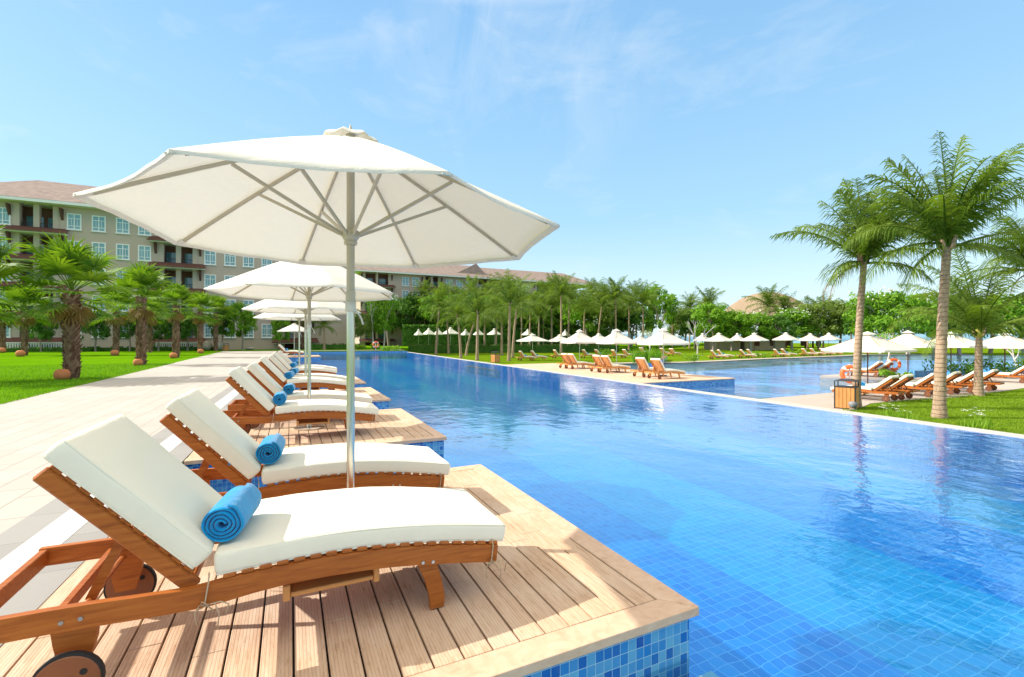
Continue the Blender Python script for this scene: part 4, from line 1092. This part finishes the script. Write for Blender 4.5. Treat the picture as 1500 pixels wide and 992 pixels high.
bt=[(610,506.5,429,'dark','dark tree behind the far pool corner',88),(655,507,431,'green','green tree behind the left of the palm row',92),(690,507,427,'dark','dark tree behind the middle of the palm row',92),(722,507,429,'green','green tree left of the thick pale palm crown',92),
(755,507,425,'olive','olive tree behind the thick pale palm',92),(790,507,423,'green','green tree behind the lone umbrella',96),(825,507,425,'olive','olive tree behind the tall wide palm',96),(860,508,427,'green','green tree behind the left deck umbrella',96),
(895,508,425,'olive','olive tree behind the middle deck umbrella',92),(925,508,447,'dark','dark low tree left of the bright green tree',82),(570,507,431,'dark','dark tree at the right side of the first umbrella pole',86)]
for i,(a,b,c,k,l,w) in enumerate(bt): tree(a,b,c,k,l,gC,wpx=w,i=i+1,z=-.1)
gD='garden trees in front of the hotel'
bt=[(355,513.5,440,'green','bright green tree in front of the hotel, left of the umbrella row',48),(410,512.9,462,'green','small green tree seen under the second umbrella',34),(545,511.3,436,'bare','pale branched tree with few leaves at the far pool end',46),(562,511,430,'plumeria','leafy flowering tree right of the first umbrella pole',50),
(140,515,455,'dark','dark flowering tree behind the nearest fan palm',46),(190,514.6,458,'dark','dark tree behind the second fan palm',44),(232,514.4,462,'dark','dark tree behind the third fan palm',44),(275,514,458,'dark','dark tree between the third and fourth fan palms',44),(60,515.6,458,'dark','dark tree in the shade at the left end',44),(325,513.4,446,'dark','dark tree beside the boulders',40),(528,511.5,452,'olive','olive tree by the hotel corner at the pool end',36)]
for i,(a,b,c,k,l,w) in enumerate(bt): tree(a,b,c,k,l,gD,wpx=w,i=i,z=-.012)
coconut(475,512.2,478,'small dark palm in front of the blank beige wall','',z=-.012,crown=1,cs=.85,name='date_palm')
# bare branched tree in the planted island
def bare_tree(px,py,top,label,z=LOW,seed=5,name='bare_tree'):
    p=G(px,py,z); h=ZAT(p,top)-z; r=random.Random(seed); t=MB()
    def grow(q,d,L,rad,k):
        e=q+d*L; t.tube([q,q.lerp(e,.5)+Vector((r.uniform(-.08,.08),r.uniform(-.08,.08),0))*L,e],[rad,rad*.8,rad*.6],6,False)
        if k:
            for _ in range(2+(k>2)):
                a=r.uniform(0,6.28); grow(e,(d+Vector((math.cos(a),math.sin(a),.2))*r.uniform(.4,.8)).normalized(),L*.72,rad*.6,k-1)
    grow(Vector((0,0,0)),Vector((.1,.1,1)).normalized(),h*.34,.09,4)
    root=empty(name,p,0,label,'tree'); t.build('trunk',M['pale branch bark'],root,True)
    m=MB(); 
    for v in t.v[::97]:
        if v[2]>h*.5: leaf_clump(m,v,.25,8,.10,r)
    if m.v: m.build('leaves',M['broad leaf'],root)
bare_tree(1022,529,464,'thin twisting tree with few leaves at the water edge across the lower pool')
bare_tree(952,526,478,'pale bare branches rising from the planted island',seed=8)
bare_tree(1302,553,482,'pale forked trunk by the lifebuoy between the two tallest palms',seed=12)
bare_tree(1488,545,492,'short forked pale trunk in the bed at the right end',seed=15)
def turf(name,mt,gen,n,seed,z,h):
    r=random.Random(seed); m=MB()
    for _ in range(n):
        x,y=gen(r); a=r.uniform(0,6.28); l=h*r.uniform(.5,1.2); sx,sy=math.cos(a)*.009,math.sin(a)*.009; ox,oy=math.cos(a+1.6)*l*r.uniform(-.7,.7),math.sin(a+1.6)*l*r.uniform(-.7,.7)
        m.add([(x-sx,y-sy,z),(x+sx,y+sy,z),(x+ox,y+oy,z+l)],[(0,1,2)])
    o=m.build(name,M[mt]); o['kind']='stuff'; return o
turf('grass','grass blade',lambda r:(lambda y:(xlawn(y)+.06-9*r.random()**1.6,y))(9+24*r.random()**1.3),70000,5,-.015,.065)
def rlawn(r):
    while True:
        px=r.uniform(1235,1500); py=r.uniform(575,645); p=G(px,py,LOW)
        if p.x>xr(p.y)+.36 and py>(597 if px<1275 else 592-(px-1275)*.1): return p.x,p.y
turf('grass','sunny grass blade',rlawn,60000,6,LOW-.003,.06)
# ---------------------------------------------------------------- shrubs, hedges, flowers
def blades(m,c,w,d,n,h,r,wd=.02):
    for _ in range(n):
        x=c[0]+r.uniform(-w,w); y=c[1]+r.uniform(-d,d); a=r.uniform(0,6.28); l=h*r.uniform(.6,1.15); s=Vector((math.cos(a),math.sin(a),0)); o=Vector((math.cos(a+1.6),math.sin(a+1.6),0))*l*r.uniform(.1,.5)
        b=Vector((x,y,c[2])); m.add([b-s*wd,b+s*wd,b+o*.4+Vector((0,0,l*.6))+s*wd,b+o*.4+Vector((0,0,l*.6))-s*wd,b+o+Vector((0,0,l))],[(0,1,2,3),(3,2,4)])
def shrub(px,py,wpx,h,mt,label,z=LOW,kind='leaf',cat='shrub',name='shrub',seed=1,group=None):
    p=G(px,py,z); w=wpx*dist(p)/F/2; r=random.Random(seed+int(px)); m=MB()
    if kind=='blade': blades(m,(0,0,0),w,w*.5,int(260*max(1,w)),h,r,.022)
    else:
        n=max(5,int(w*7))
        for k in range(n): leaf_clump(m,(r.uniform(-w,w)*.85,r.uniform(-.4,.4),h*r.uniform(.3,.7)),h*.38,60,.09+.02*w,r,.9)
    o=m.build(name,M[mt]); o.location=p; o.rotation_euler=(0,0,-A-math.atan2(px-750,F)); tag(o,label,cat,group); return o
def hedge(pxa,pya,pxb,pyb,pyt,label,z=LOW,mt='hedge leaf',depth=1.0,size=.15):
    a=G(pxa,pya,z); b=G(pxb,pyb,z); h=ZAT(a,pyt)-z; L_=(b-a).length; r=random.Random(int(pxa)); m=MB(); n=int(L_*h*26)
    t=(b-a).normalized(); nn=Vector((-t.y,t.x,0))
    root=empty('clipped_hedge',a,0,label,'hedge')
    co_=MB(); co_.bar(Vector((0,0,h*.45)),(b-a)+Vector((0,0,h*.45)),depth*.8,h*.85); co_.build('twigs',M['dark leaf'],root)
    for _ in range(n):
        u=r.random()*L_; 
        if r.random()<.35: q=t*u+nn*r.uniform(-.5,.5)*depth+Vector((0,0,h*r.uniform(.92,1.03)))
        else: q=t*u-nn*depth*.5*r.uniform(.85,1.05)*(1 if r.random()<.5 else -1)+Vector((0,0,h*r.random()))
        nr=Vector((r.uniform(-1,1),r.uniform(-1,1),r.uniform(-1,1))).normalized(); x=nr.orthogonal().normalized(); y=nr.cross(x); m.add([q-x*size,q+y*size*.5,q+x*size,q-y*size*.5],[(0,1,2,3)])
    m.build('foliage',M[mt],root)
hedge(598,518,905,516,505,'long grey green clipped hedge behind the palm row')
hedge(6,515.9,335,513.1,509.3,'low dark hedge in front of the hotel ground floor',-.012,'dark leaf',1.5,.2)
hedge(590,512.4,890,511.6,477,'tall loose screen of dark shrubs behind the small white umbrellas',LOW,'dark leaf',2.0,.3)
hedge(455,512.3,530,511.6,504,'low green hedge in front of the blank beige wall',-.012,'dark leaf',1.0,.15)
shrub(575,514.5,34,.9,'bright shrub leaf','yellow green shrubs at the far corner of the main pool',-.012)
shrub(534,512.8,46,.9,'bright shrub leaf','row of bright low shrubs at the far end of the main pool',-.012)
# planted island with blue wall
pi_=[G(938,533.5,LOW),G(971,533.5,LOW),G(978,527,LOW),G(935,527,LOW)]
t=empty('raised_planter',(0,0,0),0,'blue tiled planter island in the lower pool with tall grasses','planter')
m=MB(); m.prism([(p.x,p.y) for p in pi_],-1.9,-.45); fixn(m.build('wall',M['blue mosaic wall tile'],t))
m=MB(); m.prism([(p.x,p.y) for p in pi_],-.44,-.40); fixn(m.build('soil_bed',M['soil'],t))
shrub(947,531.5,40,1.2,'broad leaf','tall green grasses growing in the blue planter island',-.44,'blade','grass clump','grass_clump')
shrub(1010,530.5,26,1.0,'bright shrub leaf','yellow green shrub by the water on the far shore')
shrub(1118,524.5,22,.9,'bright shrub leaf','small bright shrub between far shore loungers')
shrub(886,526,22,1.3,'broad leaf','green shrub between the far lawn loungers')
shrub(1168,521.5,26,.9,'bright shrub leaf','bright shrub at the palm trunks on the far shore')
shrub(1318,556,52,.62,'bright shrub leaf','yellow green shrub bed between the two tallest palms')
shrub(1392,556,60,1.25,'dark leaf','dark green bush right of the thick palm trunk')
shrub(1440,553,50,1.2,'dark leaf','dark green bush behind the short palm')
shrub(1490,551,40,1.1,'broad leaf','green bush at the right end of the terrace')
for i,(a,b,l) in enumerate([(1300,617.5,'white spider lily flowers peeping over the pool edge below the bin'),(1322,619.5,'white spider lily flowers over the pool edge left of the thick palm'),(1424,632.5,'taller white spider lily flowers over the pool edge right of the thick palm'),(1437,634,'white spider lily flowers beside the taller ones')]):
    p=G(a,b,LOW); root=empty('spider_lily',p,0,l,'flower'); r=random.Random(i+50); m=MB(); blades(m,(0,0,0),.32,.15,40,.34+.05*(i//2),r,.012); m.build('leaves',M['bright shrub leaf'],root)
    for _ in range(9):
        m=MB()
        c=Vector((r.uniform(-.32,.32),r.uniform(-.15,.15),r.uniform(.30,.50)+.08*(i//2)))
        for k in range(7):
            an=6.28*k/7; d=Vector((math.cos(an),math.sin(an),.35*r.random())); s=Vector((-math.sin(an),math.cos(an),0))*.006; m.add([c-s,c+s,c+d*.07],[(0,1,2)])
        m.build('bloom',M['white petal'],root)
# blue tiled block walls at the right
for a,b,c,d_,tz,l in [(1340,551,1372,551,543,'blue tiled planter wall left of the thick palm trunk'),(1398,548.5,1424,548.5,540,'blue tiled wall between the thick and the short palm'),(1456,547,1560,546,538,'long blue tiled wall at the right end of the terrace')]:
    p,q=G(a,b,LOW),G(c,d_,LOW); zz=ZAT(p,tz); m=MB(); t_=(q-p).normalized(); n_=Vector((-t_.y,t_.x,0))*.6; m.prism([(p.x,p.y),(q.x,q.y),(q.x+n_.x,q.y+n_.y),(p.x+n_.x,p.y+n_.y)],LOW-.1,zz)
    o=fixn(m.build('tiled_wall',M['blue mosaic wall tile'])); tag(o,l,'wall')
# ---------------------------------------------------------------- bins, buoys, lamp, boulders
def bin_(px,py,hpx,z,label):
    p=G(px,py,z); h=hpx*dist(p)/F; w=h*.29; root=empty('litter_bin',p,.35,label,'litter bin')
    m=MB()
    n=5
    for s in range(4):
        mm=Matrix.Rotation(s*PI/2,4,'Z')
        for i in range(n):
            x=-w+.02+(2*w-.04)*i/n; m.bbox(x+.004,x+(2*w-.04)/n-.004,-w-.014,-w,.03,h*.72,.004,mm)
    m.build('slats',M['light teak'],root)
    m=MB(); m.bbox(-w,w,-w,w,.01,h*.70,.005); m.build('liner',M['dark iron'],root)
    m=MB()
    for sx in (-1,1):
        for sy in (-1,1): m.bbox(sx*w-.014,sx*w+.014,sy*w-.014,sy*w+.014,0,h*.93,.003)
    m.bbox(-w-.017,w+.017,-w-.017,w+.017,h*.715,h*.745); m.build('frame',M['dark iron'],root)
    m=MB(); m.add([(-w*1.15,-w*1.15,h*.93),(w*1.15,-w*1.15,h*.93),(w*1.15,w*1.15,h*.93),(-w*1.15,w*1.15,h*.93),(-w*.5,-w*.5,h),(w*.5,-w*.5,h),(w*.5,w*.5,h),(-w*.5,w*.5,h)],[(3,2,1,0),(4,5,6,7),(0,1,5,4),(1,2,6,5),(2,3,7,6),(3,0,4,7)]); m.build('lid',M['dark iron'],root)
bin_(1240,598,43,LOW+.02,'wooden slatted litter bin with dark lid beside the slim tall palm')
bin_(725.5,531,16,LOW,'small wooden slatted litter bin on the far lawn by the pool edge')
bin_(331,514,11,-.012,'small brown box beside the boulders at the lawn end')
def buoy(px,py,rpx,pyb,z,label,two=True):
    p=G(px,pyb,z); d=dist(p); r=rpx*d/F; zc=ZAT(p,py)-z; root=empty('lifebuoy_stand',p,-A-math.atan2(px-750,F)+.35,label,'lifebuoy')
    def ring(a0,a1,grow=1.0):
        m=MB(); pts=[(r*.78*math.cos(a0+(a1-a0)*k/14),0,zc+r*.78*math.sin(a0+(a1-a0)*k/14)) for k in range(15)]; m.tube(pts,r*.22*grow,10); return m
    m=ring(0,2*PI); m.build('ring',M['orange buoy'],root,True)
    if two:
        m=MB()
        for k in range(4):
            a=k*PI/2+.8; q=ring(a-.14,a+.14,1.06); m.add(q.v,q.f)
        m.build('bands',M['buoy white'],root,True)
    m=MB(); m.tube([(0,r*.25,0),(0,r*.25,zc+r)],.03,8); m.build('post',M['buoy white'],root,True)
buoy(1246,548,14,577,LOW,'orange lifebuoy on a post behind the litter bin')
buoy(1309,534,9.5,553,LOW,'orange and white lifebuoy on a post beside the forked pale trunk')
buoy(550.5,505,5,513.5,-.012,'orange lifebuoy on a post at the far end of the main pool')
p=G(1249.5,601,LOW); m=MB(); m.lathe([(0,0),(.10,.0),(.10,.05),(.05,.06),(.10,.10),(.13,.17),(.12,.24),(.06,.29),(0,.30)],18); o=m.build('garden_lamp',M['grey plastic'],None,True,60); o.location=p; tag(o,'small round grey garden lamp at the foot of the litter bin','garden lamp')
for px,py,w,h,l in [(304,513.5,13,13,'pale round boulder left of the brown box'),(322,513.5,14,13,'larger tan boulder touching the brown box'),(366,513,12,5,'flat pale boulder on the lawn near the umbrella row')]:
    p=G(px,py,-.012); s=w*dist(p)/F/2; sh=h*dist(p)/F; m=MB(); prof=[(math.sin(PI*k/10)*s,sh*.5*(1-math.cos(PI*k/10))*1.0) for k in range(11)]; m.lathe(prof[::-1],18)
    m.v=[tuple(Vector(v)*(1+.16*noise.noise(Vector(v)*1.4+Vector((px,0,0))))) for v in m.v]; o=m.build('boulder',M['boulder stone'],None,True); o.location=p; tag(o,l,'boulder','boulders at the lawn end')
# ---------------------------------------------------------------- buildings
def window(root,x,y,zc,w,h,face=-1,mat_='white trim'):
    f=MB(); Y=y+.03*0
    t=.14
    f.box(x-w/2-t,x-w/2,Y-.08,Y+.02,zc-h/2-t,zc+h/2+t); f.box(x+w/2,x+w/2+t,Y-.08,Y+.02,zc-h/2-t,zc+h/2+t)
    f.box(x-w/2,x+w/2,Y-.08,Y+.02,zc+h/2,zc+h/2+t); f.box(x-w/2,x+w/2,Y-.08,Y+.02,zc-h/2-t,zc-h/2)
    f.box(x-w/2-t-.08,x+w/2+t+.08,Y-.14,Y-.081,zc-h/2-t-.06,zc-h/2-t+.04)
    f.box(x-.05,x+.05,Y-.06,Y+.01,zc-h/2,zc+h/2)
    for k in (-.30,.22): 
        f.box(x-w/2,x-.05,Y-.055,Y+.01,zc+h*k-.04,zc+h*k+.04); f.box(x+.05,x+w/2,Y-.055,Y+.01,zc+h*k-.04,zc+h*k+.04)
    for s in (-1,1): f.box(x+s*w/4-.02,x+s*w/4+.02,Y-.05,Y+.008,zc-h*.30+.04,zc+h*.22-.04)
    o=f.build('window',M[mat_],root)
    g_=MB(); g_.box(x-w/2,x+w/2,Y-.022,Y-.004,zc-h/2,zc+h/2); g_.build('pane',M['window glass'],o)
def block(root,x0,x1,y,depth,ztop,floors,fh,items,wins_w=1.5,wins_h=2.0,base=0.0):
    """items: ('w',x) windows, ('b',xa,xb) loggia bay; facade at y facing -y"""
    bays=sorted([i[1:] for i in items if i[0]=='b']); xs=[x0]
    wall=MB(); cur=x0
    for a,b in bays+[(x1,x1)]:
        if a>cur: wall.box(cur,a,y,y+depth,base,ztop)
        cur=b
    fixn(wall.build('wall',M['wall render'],root))
    for a,b in bays:
        back=MB(); back.box(a,b,y+2.2,y+depth,base,ztop); back.build('loggia_back_wall',M['brown red wall'],root)
        mid=(a+b)/2
        for px_ in (a+.25,mid,b-.25):
            pr=MB(); pr.box(px_-.28,px_+.28,y-.05,y+.5,base,ztop-.02); pr.build('pillar',M['wall render'],root)
        for k in range(floors):
            z=ztop-fh*(k+1)
            if z<base+.5: continue
            sl=MB(); sl.box(a-.9,b+.9,y-.95,y+2.2,z-.30,z-.12); so_=sl.build('balcony_slab',M['white trim'],root)
            tl=MB(); tl.add([(a-1.1,y-1.15,z-.115),(b+1.1,y-1.15,z-.115),(b+.9,y-.04,z+.55),(a-.9,y-.04,z+.55),(a-1.1,y-1.15,z-.20),(b+1.1,y-1.15,z-.20)],[(0,1,2,3),(4,5,1,0),(0,3,4),(1,5,2)]); tl.build('roofing',M['dark timber'],so_)
            rl_=MB()
            for q in range(int((b-a)/.16)):
                x=a+.1+q*.16; rl_.box(x,x+.03,y+.20,y+.23,z+.1,z+1.10)
            rl_.box(a,b,y+.18,y+.25,z+1.05,z+1.12); rl_.build('railing',M['dark iron'],so_)
            for xx in ((a+mid)/2,(mid+b)/2):
                dr=MB(); dr.box(xx-.7,xx+.9,y+2.14,y+2.19,z,z+2.2); dr.build('balcony_door',M['window glass'],so_)
            for xx in (a-.35,b+.35):
                tl=MB(); tl.add([(xx-.12,y-.02,z+1.6),(xx+.12,y-.02,z+1.6),(xx+.12,y-.75,z+3.0),(xx-.12,y-.75,z+3.0),(xx-.12,y-.02,z+3.0),(xx+.12,y-.02,z+3.0)],[(0,1,2,3),(0,3,4),(1,5,2),(3,2,5,4)]); tl.build('bracket',M['dark timber'],so_)
    for it in items:
        if it[0]!='w': continue
        for k in range(floors): 
            zc=ztop-fh*(k+1)+1.55
            if zc>base+1: window(root,it[1],y,zc,wins_w,wins_h)
def hip_roof(root,x0,x1,y0,y1,z,rise,over=1.2):
    m=MB(); d=(y1-y0)/2+over; a,b,c,e=x0-over,x1+over,y0-over,y1+over
    m.add([(a,c,z),(b,c,z),(b,e,z),(a,e,z),(a+d*.9,(c+e)/2,z+rise),(b-d*.9,(c+e)/2,z+rise)],[(0,1,5,4),(2,3,4,5),(3,0,4),(1,2,5)]); r_=m.build('roof',M['brown roof tile'],root)
    f=MB(); f.box(a,b,c,e,z-.38,z-.03); f.build('eaves',M['white trim'],r_)
YB=76.0; ZB=17.9
hb=empty('hotel_building',(0,0,0),0,'beige five storey hotel with brown hipped roof and dark balcony bays on the left','hotel building')
X=lambda px:onY(px,YB)
items=[('b',X(20),X(86))]+[('w',X(p)) for p in (4,109,145,180,212)]+[('b',X(233),X(289))]+[('w',X(p)) for p in (308,337,364,391)]+[('b',X(411),X(455))]
block(hb,X(-60),X(512),YB,14,ZB,5,3.36,items,1.12,1.75,-.1)
hip_roof(hb,X(-60)-2,X(512),YB,YB+14,ZB+.38,4.3)
gf=MB()
YF=118.0
hw=empty('hotel_wing',(0,0,0),0,'farther beige hotel wing with long brown roof behind the palm row','hotel building')
X=lambda px:onY(px,YF)
items=[('b',X(532),X(572))]+[('w',X(p)) for p in (594,609)]+[('b',X(620),X(645))]+[('w',X(p)) for p in (658,673,687)]+[('b',X(698),X(732))]+[('w',X(p)) for p in (742,756,770)]+[('b',X(784),X(812))]+[('w',X(p)) for p in (824,)]
block(hw,X(528),X(842),YF,14,ZB,5,3.36,items,1.5,2.0,LOW)
hip_roof(hw,X(528)-4,X(868),YF,YF+14,ZB+.38,3.9)
dm=MB(); xx=X(700); dm.add([(xx-6,YF+1.0,ZB+1.2),(xx+3,YF+1.0,ZB+1.2),(xx+.5,YF+2.5,ZB+4.6),(xx-6,YF+7,ZB+4.5),(xx+3,YF+7,ZB+1.5),(xx+.5,YF+7,ZB+4.6)],[(0,1,2),(0,2,5,3),(1,4,5,2)]); dm.build('roof_gable',M['brown roof tile'],hw)
# terrace balustrades
for a,b,py,l in [(2,92,508,'white balustrade under the left balconies of the hotel'),(228,292,508.5,'white balustrade under the middle balconies of the hotel')]:
    p,q=Vector((onY(a,72),72,0)),Vector((onY(b,72),72,0)); m=MB(); L_=(q-p).length
    m.box(0,L_,-.06,.06,.95,1.08); m.box(0,L_,-.05,.05,.05,.15)
    k=0
    while k<L_: m.box(k,k+.1,-.04,.04,.15,.95); k+=.22
    o=m.build('balustrade',M['white trim']); o.location=p; tag(o,l,'balustrade','white balustrades in front of the hotel')
# bar building, thatched roof
p=G(1048,513,LOW); q=G(1150,513,LOW)
bb=empty('bar_building',p,math.atan2(q.y-p.y,q.x-p.x),'low beige poolside bar wall behind the far shore umbrellas','building'); L_=(q-p).length
m=MB(); m.box(0,L_*.36,0,6,0,2.6); m.box(L_*.36+.9,L_,0,6,0,2.7); m.build('wall',M['wall render'],bb)
m=MB(); m.box(-.5,L_+.5,-.8,6.5,2.75,3.1); m.build('roof_slab',M['dark timber'],bb)
for i in range(5):
    m=MB(); a=L_*.36+3+i*3.3; m.box(a,a+1.1,-.04,.02,.9,2.2); m.build('window',M['dark timber'],bb)
p=G(1122,509.0,LOW); d=dist(p); th=empty('thatched_pavilion',p,0,'large domed thatched roof rising above the green trees','pavilion')
rr=68*d/F; zt=ZAT(p,428)-LOW; ze=ZAT(p,470)-LOW
m=MB(); prof=[(rr*1.0,ze),(rr*.93,ze+(zt-ze)*.18),(rr*.75,ze+(zt-ze)*.48),(rr*.5,ze+(zt-ze)*.76),(rr*.26,ze+(zt-ze)*.94),(.6,zt),(0,zt+.3)]; m.lathe([(rr*.98,ze-.3)]+prof,64); m.v=[(x*(1+.05*noise.noise(Vector((x*.25,y*.25,z*.5)))),y,z+.5*noise.noise(Vector((x*.3,y*.3,1)))) for x,y,z in m.v]; m.build('roof',M['thatch'],th,True)
for k in range(12): 
    a=2*PI*k/12; m=MB(); m.tube([(rr*.85*math.cos(a),rr*.85*math.sin(a),0),(rr*.85*math.cos(a),rr*.85*math.sin(a),ze)],.25,8); m.build('post',M['dark timber'],th,True)
# small distant umbrellas behind the hedge
gE='small white umbrellas behind the clipped hedge'
for px,w,pk,l in [(613,12,482,'faint white umbrella half in the shade, leftmost behind the hedge'),(628,17,480.5,'second white umbrella from the left behind the hedge'),(642,14,481,'white umbrella behind the trunk of the tall hedge palm'),(660,23,479.5,'biggest white umbrella behind the hedge'),(682,14,482,'white umbrella behind the curved palm'),
 (701,15,481.5,'white umbrella behind the straight pale palm'),(724,20,481,'white umbrella behind the wooden lawn bin'),(773,18,482,'white umbrella behind and above the lone lawn umbrella'),(828,16,483,'farthest right white umbrella behind the hedge')]:
    squ(px,508.3,-.1,w*.85,l,gE,False,.3,pk)
# distant hills
m=MB(); n=60; vs=[]
for i in range(n+1):
    a=R(-40+100*i/n); dd=2600; hh=34+38*noise.noise(Vector((i*.13,2,0)))+10*noise.noise(Vector((i*.5,7,0)))
    x,y=dd*math.sin(a+A*.6),dd*math.cos(a+A*.6); vs+= [(x,y,-4),(x,y,hh),(x*1.2,y*1.2,-4)]
fs=[]
for i in range(n): fs+=[(3*i,3*i+3,3*i+4,3*i+1),(3*i+1,3*i+4,3*i+5,3*i+2)]
m.add(vs,fs); structure(m.build('hills',M['distant hill'],None,True))
# ---------------------------------------------------------------- light
SD=Vector((1.18,-.65,-1.0)).normalized()
el=math.asin(-SD.z); az=math.atan2(-SD.x,-SD.y)
sun=bpy.data.lights.new('sun','SUN'); sun.energy=2.8; sun.angle=R(.55); sun.color=(1,.95,.87)
so=bpy.data.objects.new('sun',sun); link(so); so.rotation_euler=SD.to_track_quat('-Z','Y').to_euler()
w=bpy.data.worlds.new('World'); sc.world=w; w.use_nodes=True; nt=w.node_tree; nt.nodes.clear()
out=nt.nodes.new('ShaderNodeOutputWorld'); bg=nt.nodes.new('ShaderNodeBackground'); sky=nt.nodes.new('ShaderNodeTexSky')
sky.sky_type='NISHITA'; sky.sun_disc=False; sky.sun_elevation=el; sky.sun_rotation=az; sky.air_density=1.0; sky.dust_density=.6; sky.ozone_density=1.6; sky.altitude=0
tc=nt.nodes.new('ShaderNodeTexCoord')
def wn(t,**k):
    x=nt.nodes.new(t)
    for a,b in k.items(): setattr(x,a,b)
    return x
mp_=wn('ShaderNodeMapping'); mp_.inputs['Scale'].default_value=(2.2,1.0,5.5); mp_.inputs['Rotation'].default_value=(.3,.75,.2); nt.links.new(tc.outputs['Generated'],mp_.inputs[0])
nz=wn('ShaderNodeTexNoise'); nz.inputs['Scale'].default_value=1.7; nz.inputs['Detail'].default_value=8; nz.inputs['Roughness'].default_value=.62; nz.inputs['Distortion'].default_value=.5; nt.links.new(mp_.outputs[0],nz.inputs[0])
cr=wn('ShaderNodeValToRGB'); cr.color_ramp.elements[0].position=.56; cr.color_ramp.elements[1].position=.80; nt.links.new(nz.outputs[0],cr.inputs[0])
ml=wn('ShaderNodeMath',operation='MULTIPLY'); ml.inputs[1].default_value=.35; nt.links.new(cr.outputs[0],ml.inputs[0])
sp_=wn('ShaderNodeSeparateXYZ'); nt.links.new(tc.outputs['Generated'],sp_.inputs[0])
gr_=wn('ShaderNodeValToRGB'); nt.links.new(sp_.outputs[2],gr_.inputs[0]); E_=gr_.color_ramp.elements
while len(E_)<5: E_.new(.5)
for q_,(p_,c_) in zip(E_,[(0,(.76,.93,1.0)),(.10,(.66,.89,1.0)),(.24,(.43,.75,1.0)),(.58,(.28,.58,.93)),(.76,(2.5,2.15,1.65))]): q_.position=p_; q_.color=(*c_,1)  # last stop: brighter, warmer overhead sky out of view, added to lift shaded sides
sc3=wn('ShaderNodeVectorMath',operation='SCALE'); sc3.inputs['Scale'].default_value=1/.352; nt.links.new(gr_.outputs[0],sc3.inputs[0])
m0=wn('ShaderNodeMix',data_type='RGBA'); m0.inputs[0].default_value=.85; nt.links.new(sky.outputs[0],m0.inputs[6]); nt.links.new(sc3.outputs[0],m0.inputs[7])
dv_=Vector((SA+.03*CA,CA-.03*SA,.63)).normalized()
dt_=wn('ShaderNodeVectorMath',operation='DOT_PRODUCT'); nt.links.new(tc.outputs['Generated'],dt_.inputs[0]); dt_.inputs[1].default_value=dv_
mr_=wn('ShaderNodeMapRange'); nt.links.new(dt_.outputs['Value'],mr_.inputs[0]); mr_.inputs[1].default_value=.955; mr_.inputs[2].default_value=1.0; mr_.inputs[3].default_value=.0; mr_.inputs[4].default_value=.30; mr_.interpolation_type='SMOOTHSTEP'
mp2=wn('ShaderNodeMapping'); mp2.inputs['Rotation'].default_value=(R(20),R(-62),A+.4); mp2.inputs['Scale'].default_value=(5.0,3,2.4); nt.links.new(tc.outputs['Generated'],mp2.inputs[0])
n2_=wn('ShaderNodeTexNoise'); n2_.inputs['Scale'].default_value=1.6; n2_.inputs['Detail'].default_value=9; n2_.inputs['Roughness'].default_value=.66; n2_.inputs['Distortion'].default_value=.8; nt.links.new(mp2.outputs[0],n2_.inputs[0])
c2_=wn('ShaderNodeMapRange'); c2_.inputs[1].default_value=.44; c2_.inputs[2].default_value=.80; nt.links.new(n2_.outputs[0],c2_.inputs[0])
w2_=wn('ShaderNodeMath',operation='MULTIPLY'); nt.links.new(mr_.outputs[0],w2_.inputs[0]); nt.links.new(c2_.outputs[0],w2_.inputs[1])
ad_=wn('ShaderNodeMath',operation='ADD',use_clamp=True); nt.links.new(ml.outputs[0],ad_.inputs[0]); nt.links.new(w2_.outputs[0],ad_.inputs[1]); ml=ad_
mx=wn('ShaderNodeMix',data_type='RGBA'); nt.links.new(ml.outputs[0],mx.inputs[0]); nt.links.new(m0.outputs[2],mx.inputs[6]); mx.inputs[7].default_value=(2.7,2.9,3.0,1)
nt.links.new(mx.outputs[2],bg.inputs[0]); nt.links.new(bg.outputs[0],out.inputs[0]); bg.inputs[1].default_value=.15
vs_=sc.view_settings; vs_.view_transform='Standard'; vs_.look='None'; vs_.exposure=1.22; vs_.gamma=1; vs_.use_curve_mapping=False
sc.cycles.transparent_max_bounces=24; sc.cycles.max_bounces=8
# prototypes that were never placed are removed
for pr in (protoC,):
    pass
